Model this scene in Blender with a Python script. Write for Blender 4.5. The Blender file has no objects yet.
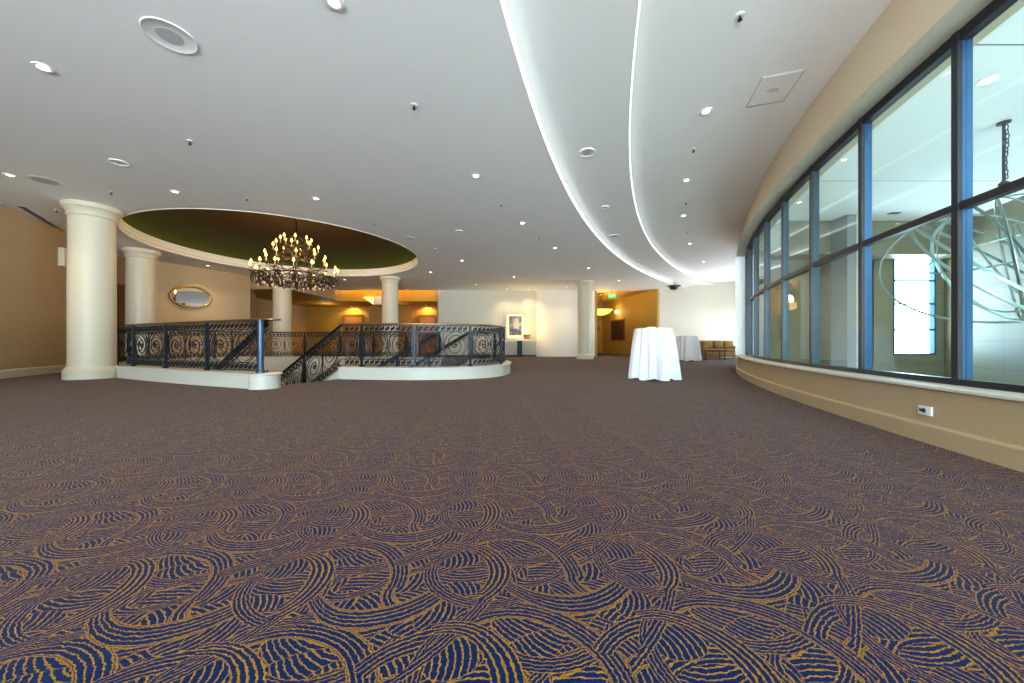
import bpy, bmesh, math, random
from math import sin, cos, pi, radians as R, sqrt, atan2, hypot
from mathutils import Vector, Matrix
from mathutils.geometry import tessellate_polygon
random.seed(7)
C = bpy.context.scene.collection
CAMZ, F, HX, HY = 0.8, 355.0, 512.0, 343.0

def at(x, y, Y):            # a point of the place from where it shows, at depth Y
    return Vector(((x-HX)/F*Y, Y, CAMZ+(HY-y)/F*Y))
def on_z(x, y, z):          # the same, on the level plane at height z
    Y = F*(z-CAMZ)/(HY-y)
    return Vector(((x-HX)/F*Y, Y, z))

# ------------------------------------------------------------------ materials
def new_mat(name):
    m = bpy.data.materials.new(name); m.use_nodes = True
    nt = m.node_tree; b = nt.nodes['Principled BSDF']
    return m, nt, b
def paint(name, col, rough=.6, metal=0, bump=0, bscale=60, vary=0, spec=None, sheen=0):
    m, nt, b = new_mat(name)
    b.inputs['Base Color'].default_value = (*col, 1)
    b.inputs['Roughness'].default_value = rough; b.inputs['Metallic'].default_value = metal
    if spec is not None: b.inputs['Specular IOR Level'].default_value = spec
    if sheen: b.inputs['Sheen Weight'].default_value = sheen
    tc = nt.nodes.new('ShaderNodeTexCoord')
    if vary:
        n = nt.nodes.new('ShaderNodeTexNoise'); n.inputs['Scale'].default_value = 1.3; n.inputs['Detail'].default_value = 3
        nt.links.new(tc.outputs['Object'], n.inputs['Vector'])
        r = nt.nodes.new('ShaderNodeValToRGB')
        r.color_ramp.elements[0].color = (*[c*(1-vary) for c in col], 1)
        r.color_ramp.elements[1].color = (*[min(1, c*(1+vary)) for c in col], 1)
        nt.links.new(n.outputs['Fac'], r.inputs['Fac']); nt.links.new(r.outputs['Color'], b.inputs['Base Color'])
    if bump:
        n = nt.nodes.new('ShaderNodeTexNoise'); n.inputs['Scale'].default_value = bscale
        nt.links.new(tc.outputs['Object'], n.inputs['Vector'])
        bp = nt.nodes.new('ShaderNodeBump'); bp.inputs['Strength'].default_value = bump; bp.inputs['Distance'].default_value = .01
        nt.links.new(n.outputs['Fac'], bp.inputs['Height']); nt.links.new(bp.outputs['Normal'], b.inputs['Normal'])
    return m
def glow(name, col, s):
    m, nt, b = new_mat(name)
    b.inputs['Base Color'].default_value = (*col, 1)
    b.inputs['Emission Color'].default_value = (*col, 1); b.inputs['Emission Strength'].default_value = s
    return m
def glass_mat(name, tint, ior=1.5, extra=0.0):
    m = bpy.data.materials.new(name); m.use_nodes = True; nt = m.node_tree; nt.nodes.clear()
    o = nt.nodes.new('ShaderNodeOutputMaterial'); mx = nt.nodes.new('ShaderNodeMixShader')
    t = nt.nodes.new('ShaderNodeBsdfTransparent'); t.inputs['Color'].default_value = (*tint, 1)
    g = nt.nodes.new('ShaderNodeBsdfGlossy'); g.inputs['Roughness'].default_value = .0
    ge = nt.nodes.new('ShaderNodeNewGeometry'); dt = nt.nodes.new('ShaderNodeVectorMath'); dt.operation = 'DOT_PRODUCT'
    nt.links.new(ge.outputs['Normal'], dt.inputs[0]); nt.links.new(ge.outputs['Incoming'], dt.inputs[1])
    prev = dt.outputs['Value']; r0 = ((ior-1)/(ior+1))**2
    for op, v in (('ABSOLUTE', None), ('SUBTRACT', 1), ('POWER', 5), ('MULTIPLY_ADD', 1-r0)):
        n = nt.nodes.new('ShaderNodeMath'); n.operation = op
        if op == 'SUBTRACT': n.inputs[0].default_value = 1; nt.links.new(prev, n.inputs[1])
        else:
            nt.links.new(prev, n.inputs[0])
            if v is not None: n.inputs[1].default_value = v
            if op == 'MULTIPLY_ADD': n.inputs[2].default_value = r0
        prev = n.outputs[0]
    f = n
    nt.links.new(f.outputs[0], mx.inputs[0]); nt.links.new(t.outputs[0], mx.inputs[1]); nt.links.new(g.outputs[0], mx.inputs[2])
    nt.links.new(mx.outputs[0], o.inputs['Surface'])
    return m

def carpet_mat():
    m, nt, b = new_mat('patterned_carpet')
    N, L = nt.nodes, nt.links
    def put(i, v):
        if hasattr(v, 'is_output') or isinstance(v, bpy.types.NodeSocket): L.new(v, i)
        else: i.default_value = v
    def M(op, a, b_=None, c=None):
        n = N.new('ShaderNodeMath'); n.operation = op
        for k, v in enumerate((a, b_, c)):
            if v is not None: put(n.inputs[k], v)
        return n.outputs[0]
    def VM(op, a, b_=None, c=None, out='Vector'):
        n = N.new('ShaderNodeVectorMath'); n.operation = op
        for k, v in enumerate((a, b_, c)):
            if v is not None: put(n.inputs[k], v)
        return n.outputs[out]
    geo = N.new('ShaderNodeNewGeometry')
    nz = N.new('ShaderNodeTexNoise'); nz.inputs['Scale'].default_value = 90; nz.inputs['Detail'].default_value = 1
    L.new(geo.outputs['Position'], nz.inputs['Vector'])
    nz2 = N.new('ShaderNodeTexNoise'); nz2.inputs['Scale'].default_value = 2.2; nz2.inputs['Detail'].default_value = 1
    L.new(geo.outputs['Position'], nz2.inputs['Vector'])
    w1 = VM('SCALE', VM('SUBTRACT', nz.outputs['Color'], (.5, .5, .5))); w1.node.inputs['Scale'].default_value = .011
    w2 = VM('SCALE', VM('SUBTRACT', nz2.outputs['Color'], (.5, .5, .5))); w2.node.inputs['Scale'].default_value = .05
    p = VM('ADD', geo.outputs['Position'], VM('ADD', w1, w2))
    a0 = R(5.5)
    p = N.new('ShaderNodeVectorRotate'); p.rotation_type = 'Z_AXIS'; p.inputs['Angle'].default_value = -a0
    L.new(VM('ADD', geo.outputs['Position'], VM('ADD', w1, w2)), p.inputs['Vector'])
    p = VM('MULTIPLY', p.outputs[0], (1, 1, 0))
    TX, TY = .602, .427
    def local(cx, cy, kx=1, ky=1):
        n = N.new('ShaderNodeVectorMath'); n.operation = 'WRAP'
        L.new(VM('SUBTRACT', p, (cx, cy, 0)), n.inputs[0])
        n.inputs[1].default_value = (TX*kx/2, TY*ky/2, 1); n.inputs[2].default_value = (-TX*kx/2, -TY*ky/2, -1)
        return n.outputs[0]
    # base cloth: long sweeping stripes
    q = local(0, 0)
    u = VM('DOT_PRODUCT', p, (.0, 1, 0), out='Value')
    s = M('MULTIPLY', M('SINE', M('MULTIPLY', VM('DOT_PRODUCT', p, (1, 0, 0), out='Value'), 2*pi/TX)), .05)
    t = M('MULTIPLY', M('ADD', u, s), 24/TY)
    gold = M('LESS_THAN', M('FRACT', t), .29)
    def layer(gold, cx, cy, a, b_, ang, kind, n, kx=1, ky=1, inner=None, clip=None, duty=.4, line=0, curve=0, edge=.03):
        th = R(ang); q = local(cx, cy, kx, ky)
        x = VM('DOT_PRODUCT', q, (cos(th)/a, sin(th)/a, 0), out='Value')
        y = VM('DOT_PRODUCT', q, (-sin(th)/b_, cos(th)/b_, 0), out='Value')
        r = M('SQRT', M('ADD', M('MULTIPLY', x, x), M('MULTIPLY', y, y)))
        mask = M('LESS_THAN', r, 1.0)
        out = M('GREATER_THAN', r, 1-edge)
        if inner is not None:
            mask = M('MULTIPLY', mask, M('GREATER_THAN', r, inner))
            out = M('MAXIMUM', out, M('LESS_THAN', r, inner+edge))
        if clip is not None:
            ca, off = R(clip[0]), clip[1]
            mask = M('MULTIPLY', mask, M('GREATER_THAN', VM('DOT_PRODUCT', q, (cos(ca), sin(ca), 0), out='Value'), off))
        if kind == 'ring': st = M('MULTIPLY', r, n)
        else:
            lt = R(line)
            st = VM('DOT_PRODUCT', q, (cos(lt), sin(lt), 0), out='Value')
            if curve:
                o = VM('DOT_PRODUCT', q, (-sin(lt), cos(lt), 0), out='Value')
                st = M('ADD', st, M('MULTIPLY', M('MULTIPLY', o, o), curve))
            st = M('MULTIPLY', st, n)
        g = M('MAXIMUM', M('LESS_THAN', M('FRACT', st), duty), out)
        # gold = gold + mask*(g-gold)
        return M('MULTIPLY_ADD', mask, M('SUBTRACT', g, gold), gold)
    def arcband(gold, cx, cy, rad, mx, my, w0, w1, lines, clips=(), duty=.24, bulge=None):
        """a ribbon along part of a circle: centre, radius, the point its window hangs on, half width, extra width at the bulge"""
        q = VM('SUBTRACT', local(mx, my), (cx-mx, cy-my, 0))
        r = VM('LENGTH', q, out='Value')
        w = w0
        if w1:
            ba = R(bulge); n = VM('NORMALIZE', q)
            w = M('MULTIPLY_ADD', M('POWER', M('MAXIMUM', VM('DOT_PRODUCT', n, (cos(ba), sin(ba), 0), out='Value'), 0), 2.0), w1, w0)
        u = M('DIVIDE', M('SUBTRACT', r, rad), w); au = M('ABSOLUTE', u)
        mask = M('LESS_THAN', au, 1)
        for ca, off in clips:      # half planes through the circle's centre, shifted by off
            mask = M('MULTIPLY', mask, M('GREATER_THAN', VM('DOT_PRODUCT', q, (cos(R(ca)), sin(R(ca)), 0), out='Value'), off))
        g = M('MAXIMUM', M('LESS_THAN', M('FRACT', M('MULTIPLY_ADD', u, lines/2, .5*duty)), duty), M('GREATER_THAN', au, 1-.45/lines))
        return M('MULTIPLY_ADD', mask, M('SUBTRACT', g, gold), gold)
    for a in [
        (.28, 1.25, .23, .16, 8, 'line', 62, 1, 1, None, None, .24, 80, 1.2),
        (.02, .97, .28, .13, -15, 'line', 58, 1, 1, None, None, .24, 105, -1.6),
        (.20, 1.02, .17, .10, 10, 'line', 60, 1, 1, None, None, .24, 70, -2.5),
        (.40, .95, .13, .09, 30, 'line', 58, 1, 1, None, None, .24, 40, 2.6),
        (-.06, 1.10, .10, .08, 30, 'line', 60, 1, 1, None, None, .24, 120, 2),
        (.21, 1.14, .12, .055, -8, 'line', 50, 1, 1, None, None, .23, -12, 3),
        (.30, 1.13, .07, .05, -35, 'line', 60, 1, 1, None, None, .24, 35, 4),
        (.20, .93, .13, .05, 8, 'line', 56, 1, 1, None, None, .24, 60, -4),
        (.10, .80, .10, .07, 60, 'line', 54, 1, 1, None, None, .23, 10, 4),
        (.42, 1.05, .08, .06, 20, 'line', 54, 1, 1, None, None, .24, 110, 4),
        (-.13, 1.05, .06, .07, -20, 'line', 56, 1, 1, None, None, .23, -25, 4),
        (.38, 1.22, .08, .05, 15, 'line', 52, 1, 1, None, None, .23, -20, 4),
        (.28, 1.33, .09, .04, 15, 'line', 58, 1, 1, None, None, .24, 15, 4),
    ]:
        gold = layer(gold, *a)
    gold = layer(gold, .225, 1.245, .150, .078, 27, 'ring', 8, 1, 1, .62, None, .23)
    gold = arcband(gold, .191, 1.085, .218, .19, .90, .022, 0, 4, [(-90, .10)])
    gold = arcband(gold, .43, 1.18, .11, .40, 1.15, .020, 0, 3, [(160, .0)])
    gold = arcband(gold, .087, .80, .253, .20, .98, .030, .006, 5, [(50, .04), (0, -.10)], bulge=40)
    gold = arcband(gold, -.122, .750, .220, .0, .90, .026, .014, 4, [(60, .04)], bulge=50)
    gold = arcband(gold, .296, 1.318, .250, .296, 1.10, .020, .022, 5, [(-90, .13)], bulge=-75)
    # the round eye: its filling, thin left arc, bold right arm with the long tail
    for a in [
        (-.04, 1.26, .135, .16, 0, 'line', 62, 1, 1, None, None, .27, 96, 2.2),
        (-.06, 1.335, .085, .055, 15, 'line', 50, 1, 1, None, None, .23, 8, 5),
        (-.05, 1.22, .10, .045, 6, 'line', 60, 1, 1, None, None, .24, 84, -3),
        (-.05, 1.16, .07, .035, -10, 'line', 56, 1, 1, None, None, .24, 20, 4),
    ]:
        gold = layer(gold, *a)
    gold = arcband(gold, .04, 1.274, .200, -.10, 1.25, .018, .006, 4, [(200, -.02)], bulge=200)
    gold = arcband(gold, -.65, 1.54, .80, -.057, 1.0, .024, 0, 4, [(-42.3, .782)])
    gold = arcband(gold, -.105, 1.250, .180, .0, 1.26, .020, .020, 4, [(25, .05)], bulge=5, duty=.32)
    cn = N.new('ShaderNodeTexNoise'); cn.inputs['Scale'].default_value = 260; cn.inputs['Detail'].default_value = 1
    L.new(geo.outputs['Position'], cn.inputs['Vector'])
    def ramp(c1, c2):
        r = N.new('ShaderNodeValToRGB'); r.color_ramp.elements[0].position = .3; r.color_ramp.elements[1].position = .7
        r.color_ramp.elements[0].color = (*c1, 1); r.color_ramp.elements[1].color = (*c2, 1)
        L.new(cn.outputs['Fac'], r.inputs['Fac']); return r.outputs['Color']
    mix = N.new('ShaderNodeMix'); mix.data_type = 'RGBA'
    L.new(gold, mix.inputs[0]); L.new(ramp(BLUE1, BLUE2), mix.inputs[6]); L.new(ramp(GOLD1, GOLD2), mix.inputs[7])
    L.new(mix.outputs[2], b.inputs['Base Color'])
    b.inputs['Roughness'].default_value = .9; b.inputs['Specular IOR Level'].default_value = .08
    b.inputs['Sheen Tint'].default_value = (1, .80, .62, 1); b.inputs['Sheen Weight'].default_value = .07; b.inputs['Sheen Roughness'].default_value = .35
    bp = N.new('ShaderNodeBump'); bp.inputs['Strength'].default_value = .35; bp.inputs['Distance'].default_value = .004
    L.new(M('ADD', M('MULTIPLY', gold, .6), cn.outputs['Fac']), bp.inputs['Height']); L.new(bp.outputs['Normal'], b.inputs['Normal'])
    return m
BLUE1, BLUE2 = (.0006, .005, .019), (.0012, .017, .090)
GOLD1, GOLD2 = (.165, .074, .003), (.340, .165, .011)

def stone_mat():
    m, nt, b = new_mat('atrium_stone_panels'); N, L = nt.nodes, nt.links
    tc = N.new('ShaderNodeTexCoord'); br = N.new('ShaderNodeTexBrick')
    mp = N.new('ShaderNodeMapping'); mp.inputs['Rotation'].default_value = (R(90), 0, 0)
    sx = N.new('ShaderNodeSeparateXYZ'); cb = N.new('ShaderNodeCombineXYZ'); ad = N.new('ShaderNodeMath')
    L.new(tc.outputs['Object'], sx.inputs[0]); L.new(sx.outputs[0], ad.inputs[0]); L.new(sx.outputs[1], ad.inputs[1])
    L.new(ad.outputs[0], cb.inputs[0]); L.new(sx.outputs[2], cb.inputs[1]); L.new(cb.outputs[0], br.inputs['Vector'])
    br.offset = 0; br.inputs['Scale'].default_value = 1; br.inputs['Brick Width'].default_value = 1.7; br.inputs['Row Height'].default_value = .87
    br.inputs['Mortar Size'].default_value = .012; br.inputs['Color1'].default_value = (.20, .175, .10, 1); br.inputs['Color2'].default_value = (.175, .155, .09, 1)
    br.inputs['Mortar'].default_value = (.10, .10, .09, 1)
    L.new(br.outputs['Color'], b.inputs['Base Color']); b.inputs['Roughness'].default_value = .6
    return m
def atrium_ceiling_mat():
    m, nt, b = new_mat('atrium_ceiling_paint'); N, L = nt.nodes, nt.links
    g = N.new('ShaderNodeNewGeometry'); s = N.new('ShaderNodeSeparateXYZ'); L.new(g.outputs['Position'], s.inputs[0])
    w = N.new('ShaderNodeMath'); w.operation = 'WRAP'; w.inputs[1].default_value = 2.1; w.inputs[2].default_value = -2.1
    o = N.new('ShaderNodeMath'); o.operation = 'SUBTRACT'; L.new(s.outputs[1], o.inputs[0]); o.inputs[1].default_value = 5.0
    L.new(o.outputs[0], w.inputs[0])
    a = N.new('ShaderNodeMath'); a.operation = 'ABSOLUTE'; L.new(w.outputs[0], a.inputs[0])
    lt = N.new('ShaderNodeMath'); lt.operation = 'LESS_THAN'; lt.inputs[1].default_value = .012; L.new(a.outputs[0], lt.inputs[0])
    mx = N.new('ShaderNodeMix'); mx.data_type = 'RGBA'; L.new(lt.outputs[0], mx.inputs[0])
    mx.inputs[6].default_value = (.86, .88, .88, 1); mx.inputs[7].default_value = (.15, .16, .16, 1)
    L.new(mx.outputs[2], b.inputs['Base Color']); b.inputs['Roughness'].default_value = .8
    return m

MAT = dict(
    carpet=carpet_mat(),
    ceiling=paint('ceiling_paint', (.88, .875, .87), .75, vary=.02),
    wall=paint('cream_wall_paint', (.42, .31, .18), .7, bump=.05, vary=.03),
    white_wall=paint('pale_wall_paint', (.56, .53, .44), .7, vary=.02), bright_wall=paint('white_wall_paint', (.80, .76, .66), .7, vary=.02),
    low_wall=paint('warm_cream_paint', (.44, .32, .18), .6, vary=.03),
    gold_wall=paint('golden_wall_paint', (.44, .28, .045), .7, vary=.06),
    brown_wall=paint('ochre_wall_paint', (.34, .18, .04), .7, vary=.06),
    trim=paint('satin_white_trim', (.64, .60, .50), .4),
    column=paint('column_plaster', (.62, .55, .41), .45, vary=.02),
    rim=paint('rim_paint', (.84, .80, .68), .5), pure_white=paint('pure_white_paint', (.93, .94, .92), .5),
    dome=paint('olive_brown_dome_paint', (.030, .017, .0035), .8, vary=.25),
    iron=paint('wrought_iron', (.018, .022, .030), .38, .6),
    post_cool_tint=paint('cool_tinted_post', (.02, .035, .06), .3, .6),  # reflected cool light put into the posts' blue
    newel=paint('blue_grey_newel', (.05, .085, .14), .35, .5),
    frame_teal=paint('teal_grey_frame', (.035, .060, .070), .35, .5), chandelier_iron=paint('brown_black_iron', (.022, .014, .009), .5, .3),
    bulkhead=paint('bulkhead_cream_paint', (.60, .49, .34), .6), wall_lit=paint('lit_wall_paint', (.56, .42, .25), .7, vary=.03),
    brass=paint('polished_bronze_rail', (.22, .13, .05), .35, .7),
    bronze=paint('dark_bronze_frame', (.030, .030, .036), .35, .5),
    frame_blue=paint('blue_frame', (.035, .10, .20), .3, .6),
    glass=glass_mat('tinted_glass', (.82, .94, 1.0), 1.32),
    cloth=paint('white_linen', (.86, .87, .90), .8, bump=.1, bscale=200, sheen=.2),
    black=paint('black_plastic', (.015, .015, .017), .4),
    dark=paint('dark_opening_paint', (.03, .022, .018), .7),
    wood=paint('brown_timber', (.20, .095, .035), .4, vary=.25),
    tan=paint('tan_timber', (.36, .18, .04), .45, vary=.2),
    navy=paint('navy_lacquer', (.008, .014, .028), .6),
    cream=paint('cream_stone', (.85, .80, .65), .35),
    sofa=paint('gold_damask', (.26, .14, .025), .8, vary=.6, bump=.2),
    steel=paint('brushed_steel_band', (.28, .36, .34), .32, .7),
    chrome=paint('chrome', (.7, .7, .7), .15, 1),
    plastic=paint('white_plastic', (.82, .82, .80), .4),
    grille=paint('grey_grille', (.50, .50, .50), .6),
    stain=paint('stained_panel', (.70, .62, .52), .7, vary=.15),
    stone=stone_mat(), atrium_ceiling=atrium_ceiling_mat(),
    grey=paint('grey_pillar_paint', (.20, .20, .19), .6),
    gilt=paint('gilt_frame', (.45, .27, .07), .35, .7),
    mirror=paint('mirror_silver', (.9, .92, .92), .02, 1),
    crystal=paint('crystal', (.80, .74, .62), .08, .3),
    candle=paint('ivory_candle', (.85, .62, .30), .5),
    lamp_warm=glow('warm_lamp', (1, .80, .50), 22),
    lamp_white=glow('halogen_lamp', (1, .76, .42), 9),
    flame=glow('candle_bulb', (1, .60, .10), 7),
    cove=glow('cove_strip', (.90, .97, 1.0), 1.25), cove_dim=glow('cove_strip_dim', (.90, .97, 1.0), .75),
    green_strip=glow('green_strip_light', (.60, .9, .10), 6),
    warm_strip=glow('warm_strip_light', (1, .48, .03), 13),
    exit=glow('exit_sign_green', (.0, .55, .10), .9),
    exit_text=glow('exit_sign_white', (.8, 1, .85), 1.2),
    bowl=glow('alabaster_glow', (1, .60, .10), 1.6),
    sconce=glow('opal_globe', (1, .80, .45), 6),
    posy=glow('lit_lamp_shade', (1, .72, .16), 2.2),
)

# ------------------------------------------------------------------ mesh builder
class MB:
    def __init__(s): s.v = []; s.f = []; s.smooth = []
    def add(s, vs, fs, smooth=False):
        o = len(s.v); s.v += [tuple(v) for v in vs]; s.f += [tuple(i+o for i in f) for f in fs]; s.smooth += [smooth]*len(fs)
        return s
    def box(s, lo, hi, M=None, bev=0):
        (a, b, c), (d, e, f) = lo, hi
        if bev:
            bm = bmesh.new(); bmesh.ops.create_cube(bm, size=1)
            for v in bm.verts: v.co = Vector(((a+d)/2+v.co.x*(d-a), (b+e)/2+v.co.y*(e-b), (c+f)/2+v.co.z*(f-c)))
            bmesh.ops.bevel(bm, geom=bm.edges[:], offset=bev, segments=3, profile=.6, affect='EDGES')
            bm.verts.index_update(); vs = [v.co.copy() for v in bm.verts]; fs = [[v.index for v in fa.verts] for fa in bm.faces]; bm.free()
            if M: vs = [M @ v for v in vs]
            return s.add(vs, fs, True)
        vs = [Vector(p) for p in ((a,b,c),(d,b,c),(d,e,c),(a,e,c),(a,b,f),(d,b,f),(d,e,f),(a,e,f))]
        if M: vs = [M @ v for v in vs]
        return s.add(vs, [(0,3,2,1),(4,5,6,7),(0,1,5,4),(1,2,6,5),(2,3,7,6),(3,0,4,7)])
    def lathe(s, prof, c=(0,0,0), n=48, M=None, f=None, smooth=True):
        vs = []; fs = []
        for r, z in prof:
            for k in range(n):
                a = 2*pi*k/n; rr = r if f is None else f(r, z, a)
                vs.append(Vector((c[0]+rr*cos(a), c[1]+rr*sin(a), c[2]+z)))
        if M: vs = [M @ v for v in vs]
        for i in range(len(prof)-1):
            for k in range(n):
                k2 = (k+1) % n; fs.append((i*n+k, i*n+k2, (i+1)*n+k2, (i+1)*n+k))
        if prof[0][0] < 1e-3 or True:
            fs.append(tuple(reversed(range(n)))); fs.append(tuple(range((len(prof)-1)*n, len(prof)*n)))
        return s.add(vs, fs, smooth)
    def tube(s, pts, r, n=6, closed=False, flat=None, smooth=True):
        pts = [Vector(p) for p in pts]; m = len(pts); vs = []; fs = []
        up = None
        for i, p in enumerate(pts):
            a = pts[i-1] if (i or closed) else p; b = pts[(i+1) % m] if (i < m-1 or closed) else p
            t = (b-a).normalized() if (b-a).length > 1e-9 else Vector((0,0,1))
            if up is None: up = Vector((0,0,1)) if abs(t.z) < .9 else Vector((1,0,0))
            u = (up - t*up.dot(t))
            if u.length < 1e-4: u = t.orthogonal()
            u.normalize(); up = u; w = t.cross(u)
            rr = r(i/(m-1)) if callable(r) else r
            for k in range(n):
                an = 2*pi*(k+.5)/n
                fu, fw = (1, 1) if flat is None else flat
                vs.append(p + u*cos(an)*rr*fu + w*sin(an)*rr*fw)
        for i in range(m if closed else m-1):
            j = (i+1) % m
            for k in range(n):
                k2 = (k+1) % n; fs.append((i*n+k, i*n+k2, j*n+k2, j*n+k))
        if not closed: fs.append(tuple(reversed(range(n)))); fs.append(tuple(range((m-1)*n, m*n)))
        return s.add(vs, fs, smooth)
    def sweep(s, path, prof, closed=False, smooth=False):   # prof: (outward, z) closed polygon; path: list of (x, y, z, nx, ny)
        m, n = len(path), len(prof); vs = []; fs = []
        for (x, y, z, nx, ny) in path:
            for o, h in prof: vs.append((x+nx*o, y+ny*o, z+h))
        for i in range(m if closed else m-1):
            j = (i+1) % m
            for k in range(n):
                k2 = (k+1) % n; fs.append((i*n+k, j*n+k, j*n+k2, i*n+k2))
        if not closed: fs.append(tuple(range(n))); fs.append(tuple(reversed(range((m-1)*n, m*n))))
        return s.add(vs, fs, smooth)
    def poly(s, loops, z, z2=None):       # flat polygon with holes; with z2 a slab with sides
        L3 = [[Vector((x, y, 0)) for x, y in l] for l in loops]
        tri = tessellate_polygon(L3); flat = [p for l in L3 for p in l]
        s.add([(p.x, p.y, z) for p in flat], [tuple(t) for t in tri])
        if z2 is not None:
            s.add([(p.x, p.y, z2) for p in flat], [tuple(t) for t in tri])
            for l in loops:
                n = len(l); vs = [(x, y, z) for x, y in l]+[(x, y, z2) for x, y in l]
                s.add(vs, [(k, (k+1) % n, n+(k+1) % n, n+k) for k in range(n)])
        return s
    def build(s, name, mat, parent=None, kind=None, origin=None):
        me = bpy.data.meshes.new(name); vs = s.v
        if origin is not None: vs = [(v[0]-origin[0], v[1]-origin[1], v[2]-origin[2]) for v in vs]
        me.from_pydata(vs, [], s.f); me.polygons.foreach_set('use_smooth', s.smooth)
        bm = bmesh.new(); bm.from_mesh(me)
        if len(bm.faces) < 60000: bmesh.ops.recalc_face_normals(bm, faces=bm.faces)
        for e in bm.edges:
            if len(e.link_faces) == 2 and e.calc_face_angle(0) > R(38): e.smooth = False
        bm.to_mesh(me); bm.free()
        me.materials.append(MAT[mat] if isinstance(mat, str) else mat)
        o = bpy.data.objects.new(name, me); C.objects.link(o)
        if origin is not None: o.location = origin
        if parent is not None:
            o.parent = parent
            if origin is None: o.matrix_parent_inverse = Matrix.Translation(-Vector(parent.location)) if tuple(parent.rotation_euler) == (0,0,0) else Matrix()
        if kind: o['kind'] = kind
        return o
def tag(o, label, cat, group=None):
    o['label'] = label; o['category'] = cat
    if group: o['group'] = group
    return o
def thing(name, label, cat, loc=(0,0,0), group=None, rz=0):
    o = bpy.data.objects.new(name, None); C.objects.link(o); o.location = loc; o.empty_display_size = .1
    o.rotation_euler = (0,0,rz)
    return tag(o, label, cat, group)
def local_part(mb, name, mat, parent):     # geometry already in the parent's own space
    o = mb.build(name, mat); o.parent = parent; return o
def dup(root, loc, label, group=None, rz=None):
    r = root.copy(); C.objects.link(r); r.location = loc; r['label'] = label
    if group: r['group'] = group
    if rz is not None: r.rotation_euler = (0,0,rz)
    for ch in root.children:
        c = ch.copy(); C.objects.link(c); c.parent = r
        for g in ch.children:
            d = g.copy(); C.objects.link(d); d.parent = c
    return r
def struct(mb, name, mat): return mb.build(name, mat, kind='structure')
def lamp(kind, name, loc, energy, col, **kw):
    l = bpy.data.lights.new(name, kind); l.energy = energy; l.color = col
    for k, v in kw.items():
        if k not in ('rot',): setattr(l, k, v)
    o = bpy.data.objects.new(name, l); C.objects.link(o); o.location = loc
    if 'rot' in kw: o.rotation_euler = kw['rot']
    return o

# ------------------------------------------------------------------ the curves of the room
WC = (28.5, -3.5)
def arc(c, r, t0, t1, n=60):
    return [(c[0]-r*cos(R(t0+(t1-t0)*k/n)), c[1]+r*sin(R(t0+(t1-t0)*k/n))) for k in range(n+1)]
def arc_path(c, r, t0, t1, z=0, n=60):    # normal points into the room (away from the centre)
    return [(c[0]-r*cos(a), c[1]+r*sin(a), z, -cos(a), sin(a)) for a in [R(t0+(t1-t0)*k/n) for k in range(n+1)]]
C1, R1 = (31.75, -4.24), 32.72
C2, R2 = (32.2, -4.3), 31.93
def arc_y(c, r, y0, y1, n=70):
    return [(c[0]-sqrt(r*r-(y-c[1])**2), y) for y in [y0+(y1-y0)*k/n for k in range(n+1)]]
ZL, ZB, ZR = 3.9, 4.05, 4.2
OC, OR = (-7.5, 12.3), 4.12

def smooth_path(pts, closed=False, step=.12):
    out = []; n = len(pts)
    def P(i): return Vector(pts[i % n]) if closed else Vector(pts[max(0, min(n-1, i))])
    for i in range(n if closed else n-1):
        a, b, c, d = P(i-1), P(i), P(i+1), P(i+2); m = max(2, int((c-b).length/step))
        for k in range(m):
            t = k/m; out.append(.5*((2*b)+(-a+c)*t+(2*a-5*b+4*c-d)*t*t+(-a+3*b-3*c+d)*t**3))
    if not closed: out.append(P(n-1))
    return out

# balustrade lines, seen from above (centre line of the kerb)
LEFT = [(-9.05,8.33),(-7.6,7.62),(-5.9,6.88),(-4.5,6.33)]
RIGHT = [(-3.8,8.0),(-2.4,7.8),(-1.5,7.88),(-.85,8.12),(-.42,8.6),(-.24,9.3),(-.22,10.2),(-.40,11.1),(-.85,11.9),(-1.4,12.3)]
FAR = [(-2.6,12.8),(-4.3,13.4),(-6.3,13.9),(-8.3,14.0),(-9.8,13.5),(-10.7,12.4),(-10.95,11.0),(-10.5,9.6),(-9.75,8.75)]
left_c, right_c, far_c = (smooth_path([(x, y, 0) for x, y in L]) for L in (LEFT, RIGHT, FAR))

# floor with the stair well cut out
well = [(p.x, p.y) for p in left_c]+[(p.x, p.y) for p in right_c]+[(p.x, p.y) for p in far_c]
floor_out = arc(WC, 25.88, -8, 39, 50)+[(13.3,13.3),(13.3,19.6),(8.7,20.8),(8.7,28),(-15.5,28),(-15.5,12),(-12.9,9.5),(-11.5,6),(-11.3,-7.2)]
struct(MB().poly([floor_out, well], 0), 'floor', 'carpet')
struct(MB().poly([floor_out, well], -.02, -.45), 'trim_floor_slab', 'white_wall')

# ceilings: three terraces, each curved riser with its strip light
n_oc = 96
ocul = [(OC[0]+OR*cos(2*pi*k/n_oc), OC[1]+OR*sin(2*pi*k/n_oc)) for k in range(n_oc)]
c1l = arc_y(C1, R1, -7.2, 21.2); c2l = arc_y(C2, R2, -7.2, 21.2)
left_out = c1l+[(8.9,21.2),(5.2,21.2),(4.9,21.6),(-4.3,21.6),(-4.3,20.7),(-10.3,20.7),(-10.3,16.4),(-15.5,16.4),(-15.5,12),(-12.9,9.5),(-11.5,6),(-11.3,-7.2)]
struct(MB().poly([left_out, ocul], ZL), 'ceiling', 'ceiling')
struct(MB().poly([c1l+list(reversed(c2l))], ZB), 'ceiling_middle', 'ceiling')
right_top = [(28.5-25.68*cos(R(t)), -3.5+25.68*sin(R(t))) for t in [-8+47*k/50 for k in range(51)]]
struct(MB().poly([c2l+[(13.3,21.2),(13.3,13.1)]+list(reversed(right_top))], ZR), 'ceiling_window_side', 'ceiling')
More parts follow.
